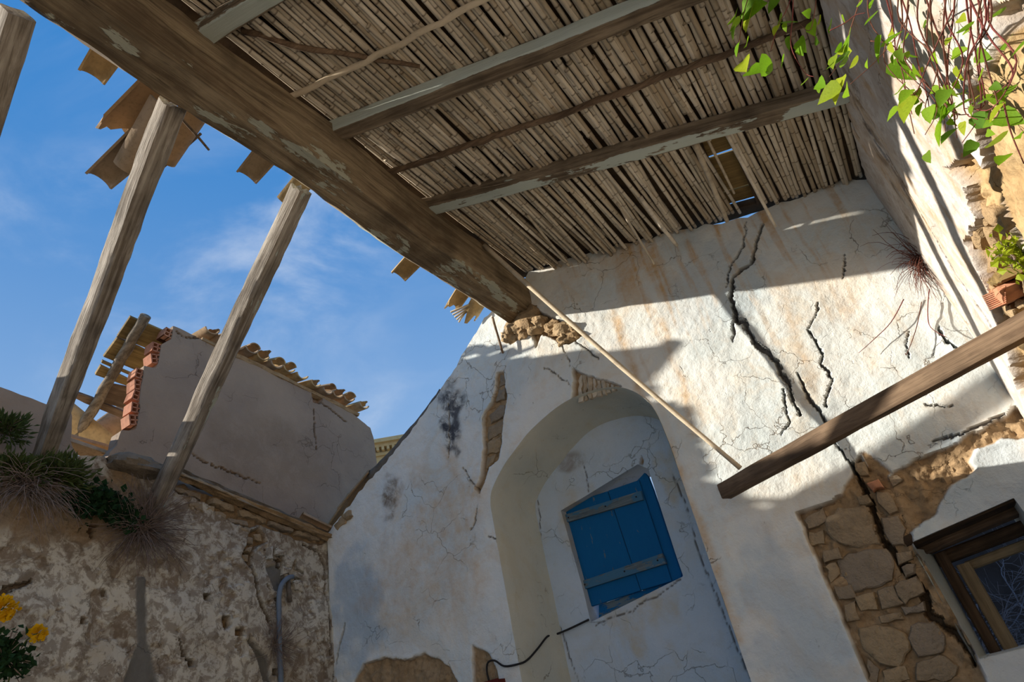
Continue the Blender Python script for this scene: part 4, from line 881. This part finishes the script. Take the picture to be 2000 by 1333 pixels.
# tiles capping the left slope of the gable
gt = empty('gable_capping', (-4.2, 4.6, 3.9)); tag(gt, 'line of curved clay tiles capping the left slope of the gable', 'capping')
q = random.Random(4); gl = np.array(gab([(655, 1020), (690, 972), (780, 872), (835, 802), (890, 716)])); L_ = np.concatenate([[0], np.cumsum(np.linalg.norm(np.diff(gl, axis=0), axis=1))])
s0 = 0.05
while s0 < 0.62:
    gx = np.interp(s0, L_, gl[:, 0]); gz = np.interp(s0, L_, gl[:, 1]); gx2 = np.interp(s0+0.05, L_, gl[:, 0]); gz2 = np.interp(s0+0.05, L_, gl[:, 1])
    d = Vector((gx2-gx, 0, gz2-gz)).normalized(); nrm_ = Vector((-d.z, 0, d.x))
    tile(Vector((gx, GY+0.08, gz))+nrm_*(0.03+0.008*(int(s0*10) % 3)), -d+Vector((0, q.uniform(-.04, .04), q.uniform(-.04, .04))), up=nrm_, v=q.choice((0, 0, 1)), sc=q.uniform(1.1, 1.2), parent=gt); s0 += 0.29
rr = []
for s1 in np.arange(0.55, L_[-1]*0.86, 0.06):
    gx = np.interp(s1, L_, gl[:, 0]); gz = np.interp(s1, L_, gl[:, 1]); gx2 = np.interp(s1+0.05, L_, gl[:, 0]); gz2 = np.interp(s1+0.05, L_, gl[:, 1])
    d = Vector((gx2-gx, 0, gz2-gz)).normalized(); rr.append(Vector((gx, GY+0.09, gz))+Vector((-d.z, 0, d.x))*0.035)
V, F = tube_data(rr, [0.085*q.uniform(.92, 1.08)*(1-.4*i/len(rr)) for i in range(len(rr))], 12); mk('mortar_roll', V, F, M_CONC, gt)
stones([[(650, 1030), (665, 1012), (680, 1005), (676, 1022), (660, 1038)], [(668, 1010), (685, 998), (690, 1010), (678, 1018)]], 0.05, 141, offh=-0.02, mat=M_EARTH)
# tiles left along the ridge
RT = 'tiles still clinging above the ridge beam'; sl = (-0.95, 0.0, -0.33)
for px, z, ax, fl, v, sc, lb in (((195, 120), 5.20, (-0.95, 0.05, -.3), 0, 0, .95, 'single tile edge poking out near the top left of the ridge beam'),
        ((265, 222), 5.22, (-0.95, -0.1, -.2), 0, 2, 1.35, 'broad broken tile above the tile clump on the rafter'), ((245, 310), 5.14, (-0.97, -0.12, -.25), 0, 0, 1.2, 'long curved tile sticking out at the bottom of the clump'),
        ((290, 266), 5.20, (-0.95, 0.1, -.3), 1, 1, 1.25, 'dark tile wedged in the middle of the rafter clump'), ((350, 262), 5.22, (-0.9, 0.1, -.35), 1, 1, 1.0, 'tile tucked behind the rafter on the right of the clump'),
        ((503, 318), 5.22, sl, 0, 1, .9, 'small tile end poking out halfway along the ridge beam'), ((572, 368), 5.22, sl, 1, 1, .8, 'orange tile end above the second bare rafter'),
        ((800, 515), 5.22, sl, 0, 1, 1.0, 'tile end jutting from the ridge beam toward the gable'), ((888, 585), 5.2, (-.9, .1, -.5), 0, 2, .9, 'upper broken tile at the gable end of the ridge'), ((915, 600), 5.14, (-.9, .2, -.55), 1, 3, .9, 'lower broken tile at the gable end of the ridge')):
    P_ = at(*px, 2, z); P_[0] += 0.1 if px[0] > 480 or px[0] < 200 else 0.0; sc *= 1.2 if px[0] > 480 else 1.0
    tile(P_, ax, flip=bool(fl), v=v, sc=sc, label=lb, group=RT)
for k, (a, b, zz, lb) in enumerate((((340, 215), (408, 293), 5.0, 'upper dark stick end beside the tile clump'), ((325, 262), (350, 305), 5.16, 'lower dark stick end beside the tile clump'), ((392, 262), (305, 340), 5.3, 'brown lath slanting under the tile clump'))):
    pole('lath', [at(*a, 2, zz), at(*b, 2, zz)], 0.009, M_PLANK, lb, 'lath', 0.003, 60+k)
for k in range(5):
    pole('reed_end', [at(930-k*6, 590+k*6, 2, 5.12), at(880+k*4, 610+k*5, 2, 5.06)], 0.011, M_CANE2, ['first', 'second', 'third', 'fourth', 'fifth'][k]+' broken reed end from the top, beside the gable peak', 'reed', 0.002, 70+k, 'broken reed ends at the gable peak')
# far house with a cornice
fh = empty('far_house', (-12.6, 14.1, 0)); tag(fh, 'distant pale building with a moulded cornice behind the grey wall', 'building')
V, F = [], []; box_data(-17, -11.2, 14.3, 20, 0, 9.7, V, F); mk('wall', V, F, M_CORN, fh, False)
for z0, z1, ov in ((9.70, 9.80, .1), (9.92, 10.02, .25), (10.02, 10.12, .38), (10.12, 10.18, .3), (9.35, 9.40, .05)):
    V, F = [], []; box_data(-17, -11.2+ov, 14.3-ov, 20, z0, z1, V, F); mk('cornice_band', V, F, M_CORN, fh, False)
V, F = [], []; box_data(-17, -11.2, 14.25, 20, 9.8, 9.92, V, F); mk('frieze', V, F, M_CORN, fh, False)
for k in range(14):
    V, F = [], []; box_data(-13.4+k*.16, -13.32+k*.16, 14.05, 14.3, 9.81, 9.92, V, F); mk('dentil', V, F, M_CORN, fh, False)
fh.rotation_euler.z = math.radians(35)

# ------------------------------------------------------------------ pipe on the left wall
V, F = tube_data(smooth([tuple(at(x, y, 0, LX+d)) for x, y, d in ((549, 1420, .05), (549, 1333, .05), (546, 1270, .05), (545, 1200, .05), (545, 1165, .055), (550, 1143, .055), (562, 1130, .04), (572, 1127, -.02))], 5), 0.021, 8)
tag(mk('conduit_pipe', V, F, M_PIPE), 'grey plastic conduit rising up the left wall near the corner', 'pipe')
V, F = tube_data([at(563, 1134, 0, LX+.02), at(564, 1155, 0, LX+.045), at(566, 1176, 0, LX+.05)], 0.02, 8)
tag(mk('pipe_stub', V, F, M_CONC), 'short broken pipe stub beside the conduit bend', 'pipe')

# ------------------------------------------------------------------ plants
def tuft(name, c, n, L, droop, spread, mat, label, seed, out=(1, 0, 0), r=0.0028, up=0.6, cat='dry tuft'):
    q = random.Random(seed); V, F = [], []; c = Vector(c); out = Vector(out)
    for i in range(n):
        a = q.uniform(0, 6.283); d = (out*q.uniform(.25, 1.0)+Vector((math.cos(a)*spread*(1-abs(out.x)), math.cos(a)*spread*abs(out.x), math.sin(a)*up+q.uniform(-.2, .3)))).normalized()
        p = c+Vector((q.uniform(-.03, .03), q.uniform(-.06, .06), q.uniform(-.05, .05))); pts = [p]; l = L*q.uniform(.4, 1.0)
        for k in range(6):
            d = (d+Vector((q.uniform(-.24, .24), q.uniform(-.24, .24), q.uniform(-.24, .24)-droop))).normalized(); p = p+d*l/6; pts.append(p)
        tube_data(pts, r*q.uniform(.7, 1.4), 3, 0.4, V, F)
    return tag(mk(name, V, F, mat), label, cat)
tuft('dry_tuft', at(50, 950, 0, LX+0.02), 190, 0.5, 0.22, 1.5, M_TWIG, 'wide dry root tuft hanging from the left edge of the wall', 1)
tuft('dry_tuft', at(277, 1035, 0, LX+0.02), 330, 0.5, 0.05, 1.7, M_TWIG, 'large spiky dry tuft growing from the wall crack below the rafter foot', 2, up=1.5)
tuft('dry_tuft', at(538, 1262, 0, LX+0.02), 150, 0.34, 0.0, 1.0, M_TWIG, 'small dry tuft behind the grey conduit', 3, r=0.002, up=1.2)
tuft('dry_tuft', at(1800, 510, 1, GY-0.03), 110, 0.38, 0.22, 0.9, M_STEM, 'reddish dry root tuft hanging at the corner under the ceiling', 4, out=(-0.5, -.6, 0), r=0.0022)
for k, (pl, lb) in enumerate((([(1765, 585), (1740, 630), (1705, 665), (1677, 690)], 'long thin root curving left below the corner tuft'), ([(1800, 590), (1790, 640), (1772, 690), (1768, 690)], 'root strand hanging straight below the corner tuft'), ([(1815, 565), (1812, 610), (1818, 640), (1850, 660)], 'root strand curling right below the corner tuft'))):
    V, F = tube_data(smooth([tuple(at(x, y, 1, GY-0.05)) for x, y in pl], 5), 0.004, 4, .5); tag(mk('root', V, F, M_STEM), lb, 'root')
def bush(name, c, rad, n, mat, label, seed, ls=0.03, needle=False, parts=True, cat='shrub'):
    q = random.Random(seed); root = empty(name, tuple(c)); tag(root, label, cat); V, F = [], []; SV, SF = [], []; c = Vector(c)
    for i in range(n//12):
        d = Vector((q.gauss(.3, .5), q.gauss(0, .7), q.gauss(.35, .6))).normalized(); tip = c+Vector((d.x*rad[0], d.y*rad[1], d.z*rad[2]))*q.uniform(.5, 1.0)
        tube_data([c+Vector((0, q.uniform(-.04, .04), -.02)), c.lerp(tip, .5)+Vector((0, 0, .02)), tip], 0.004, 4, .5, SV, SF)
        for k in range(12):
            p = c.lerp(tip, q.uniform(.3, 1.05))+Vector((q.gauss(0, .02), q.gauss(0, .02), q.gauss(0, .02))); a = Vector((q.gauss(.3, 1), q.gauss(0, 1), q.gauss(.4, 1))).normalized()
            if needle: a = (d+a*.7).normalized()
            s = a.cross(Vector((q.gauss(0, 1), q.gauss(0, 1), q.gauss(0, 1)))).normalized(); l = ls*q.uniform(.6, 1.4); w_ = l*(.12 if needle else .4); b = len(V)
            nn = a.cross(s)*l*.12
            V += [tuple(p), tuple(p+a*l*.5+s*w_+nn), tuple(p+a*l), tuple(p+a*l*.5-s*w_+nn)]; F += [(b, b+1, b+2), (b, b+2, b+3)]
    fo = mk('foliage', V, F, mat, root, False); fo['kind'] = 'stuff'; mk('stem', SV, SF, M_TWIG, root); return root
bush('green_shrub', at(12, 845, 0, LX-0.12), (.14, .16, .14), 500, M_GREEN, 'small green shrub on the wall at the left edge of the picture', 11, .06, True)
bush('green_shrub', at(112, 935, 0, LX), (.18, .22, .16), 900, M_GREEN, 'feathery green shrub at the foot of the left bare rafter', 12, .07, True)
bush('green_shrub', at(20, 925, 0, LX), (.12, .2, .09), 400, M_GREEN, 'yellow green grassy clump above the hanging root tuft', 13, .07, True)
bush('creeper', at(188, 995, 0, LX+.03), (.14, .26, .18), 1000, M_DGREEN, 'dark leafy creeper spreading between the two dry tufts', 14, .045)
bush('creeper', at(236, 1015, 0, LX+.03), (.12, .14, .14), 500, M_DGREEN, 'small dark creeper patch beside the large spiky tuft', 15, .04)
bush('green_sprig', at(1975, 505, 0, RX-.04), (.07, .07, .09), 150, M_LEAF, 'bright green sprig sprouting from the rubble of the right wall', 16, .03)
bush('green_shrub', at(5, 1300, 0, -4.3), (.12, .18, .2), 400, M_DGREEN, 'dark plant at the bottom left below the yellow flowers', 17, .04)
# yellow flowers
def petals(c, r, n, q, V, F):
    for i in range(n):
        a = Vector((q.gauss(0, 1), q.gauss(0, 1), q.gauss(0, 1))).normalized(); s = a.orthogonal().normalized(); b = len(V); p = c+a*r*q.uniform(.2, 1); l = 0.022
        V += [tuple(p), tuple(p+a*l*.6+s*l*.5), tuple(p+a*l), tuple(p+a*l*.6-s*l*.5)]; F += [(b, b+1, b+2, b+3)]
q = random.Random(2)
for px, r, n_, lb in (((8, 1188), .06, 260, 'large cluster of yellow blossoms at the left edge'), ((74, 1237), .035, 130, 'small cluster of yellow blossoms right of the larger one')):
    c = Vector(at(*px, 0, -4.2)); fl = empty('yellow_flower', tuple(c)); tag(fl, lb, 'flower', 'yellow flowers')
    V, F = [], []; petals(c, r, n_, q, V, F); mk('blossom', V, F, M_YEL, fl, False)
    V, F = tube_data(smooth([tuple(c), tuple(at(px[0]-30, px[1]+25, 0, -4.25)), tuple(at(px[0]-60, px[1]+110, 0, -4.3)), tuple(at(px[0]-40, 1420, 0, -4.4))], 4), 0.004, 4); mk('stem', V, F, M_GREEN, fl)
# climbing vine hanging in front of the right wall
def leaf_mesh(seed):
    q = random.Random(seed); out = []; n_ = 7; V = []; F = []
    for i in range(n_+1):
        f = i/n_; w_ = 0.36*math.sin(math.pi*min(1, f*0.92+0.08)**0.62)*(1+0.18*(i % 2)*(q.random()))+0.02*(i == 0); V += [(f, -w_, 0.18*w_-0.15*f*f), (f, 0, -0.05*math.sin(3*f)-0.15*f*f), (f, w_, 0.18*w_-0.15*f*f)]
    for i in range(n_):
        b = i*3; F += [(b, b+3, b+4, b+1), (b+1, b+4, b+5, b+2)]
    me = bpy.data.meshes.new('leaf'); me.from_pydata(V, [], F); me.materials.append(M_LEAF); me.polygons.foreach_set('use_smooth', np.ones(len(F), bool)); return me
LM = [leaf_mesh(i) for i in range(4)]
vine = empty('climbing_vine', (0.5, 1.9, 3.4)); tag(vine, 'green leafed vine with thin red stems hanging at the top right', 'vine')
q = random.Random(21)
def vpt(x, y, d=0):
    p = at(x, y, 1, 1.95+d)
    return tuple(p) if p[0] < RX-0.10 else tuple(at(x, y, 0, RX-0.10-abs(d)*0.5))
stemsL = [[(1560, -60), (1540, 10), (1520, 50), (1505, 100)], [(1550, -50), (1548, 30), (1545, 90), (1570, 140), (1590, 150)], [(1600, -60), (1590, 30), (1580, 60), (1560, 45)], [(1700, -60), (1660, 60), (1640, 120), (1620, 150)], [(1480, -60), (1460, 0), (1450, 40), (1440, 110)]]
stemsR = [[(1700+i*13, -60), (1715+i*12+q.uniform(-25, 25), 40), (1740+i*11+q.uniform(-40, 40), 120), (1765+i*9+q.uniform(-30, 30), 190+q.uniform(0, 30)), (1800+i*6+q.uniform(-25, 25), 250+q.uniform(-60, 30))] for i in range(20)]
stemsX = [[(1775, 10), (1765, 50), (1720, 110), (1660, 165)], [(1860, 20), (1810, 130), (1790, 180), (1770, 185)], [(1895, -40), (1896, 60), (1890, 120), (1899, 240)], [(1890, -10), (1930, 70), (1975, 130), (1970, 160), (1935, 190)], [(1700, 80), (1745, 90), (1800, 150), (1840, 210)], [(1960, 200), (1975, 260), (2000, 320)], [(1620, 60), (1650, 45), (1670, 30), (1690, 25)]]
allst = []
for i, s_ in enumerate(stemsL+stemsR+stemsX):
    dd = q.uniform(-.12, .12); P = smooth([vpt(x, y, dd) for x, y in s_], 5); allst.append((i, P))
    V, F = tube_data(P, 0.0023, 4, .6); mk('stem', V, F, M_STEM, vine)
def leaf(P, size):
    a = Vector((q.gauss(-.35, .6), q.gauss(-.3, .5), q.gauss(-.7, .4))).normalized(); upv = Vector((q.gauss(-.7, .4), q.gauss(-.7, .4), q.gauss(.5, .4)))
    M, _ = frame(P, Vector(P)+a, upv); o = link('leaf', q.choice(LM), None, vine, M @ Matrix.Scale(size, 4))
for i, P in allst:
    left = i < len(stemsL); n_ = 6 if left else 3
    for k in range(n_):
        j = q.randint(len(P)//4, len(P)-1); p = Vector(P[j])+Vector((q.gauss(0, .03), q.gauss(0, .03), q.gauss(0, .03))); leaf(p, q.uniform(.04, .08) if left else q.uniform(.025, .055))
for x, y, s_ in ((1660, 65, .1), (1720, 68, .09), (1742, 120, .1), (1655, 110, .09), (1785, 180, .11), (1760, 175, .07), (1505, 115, .1), (1450, 20, .12), (1470, 15, .12), (1435, 30, .1), (1645, 150, .1), (1640, 165, .09), (1955, 275, .08), (1948, 225, .07), (1850, 215, .08), (1840, 230, .09), (1870, 250, .08), (1450, 120, .1), (1460, 140, .1)):
    leaf(vpt(x, y, q.uniform(-.05, .05)), s_)
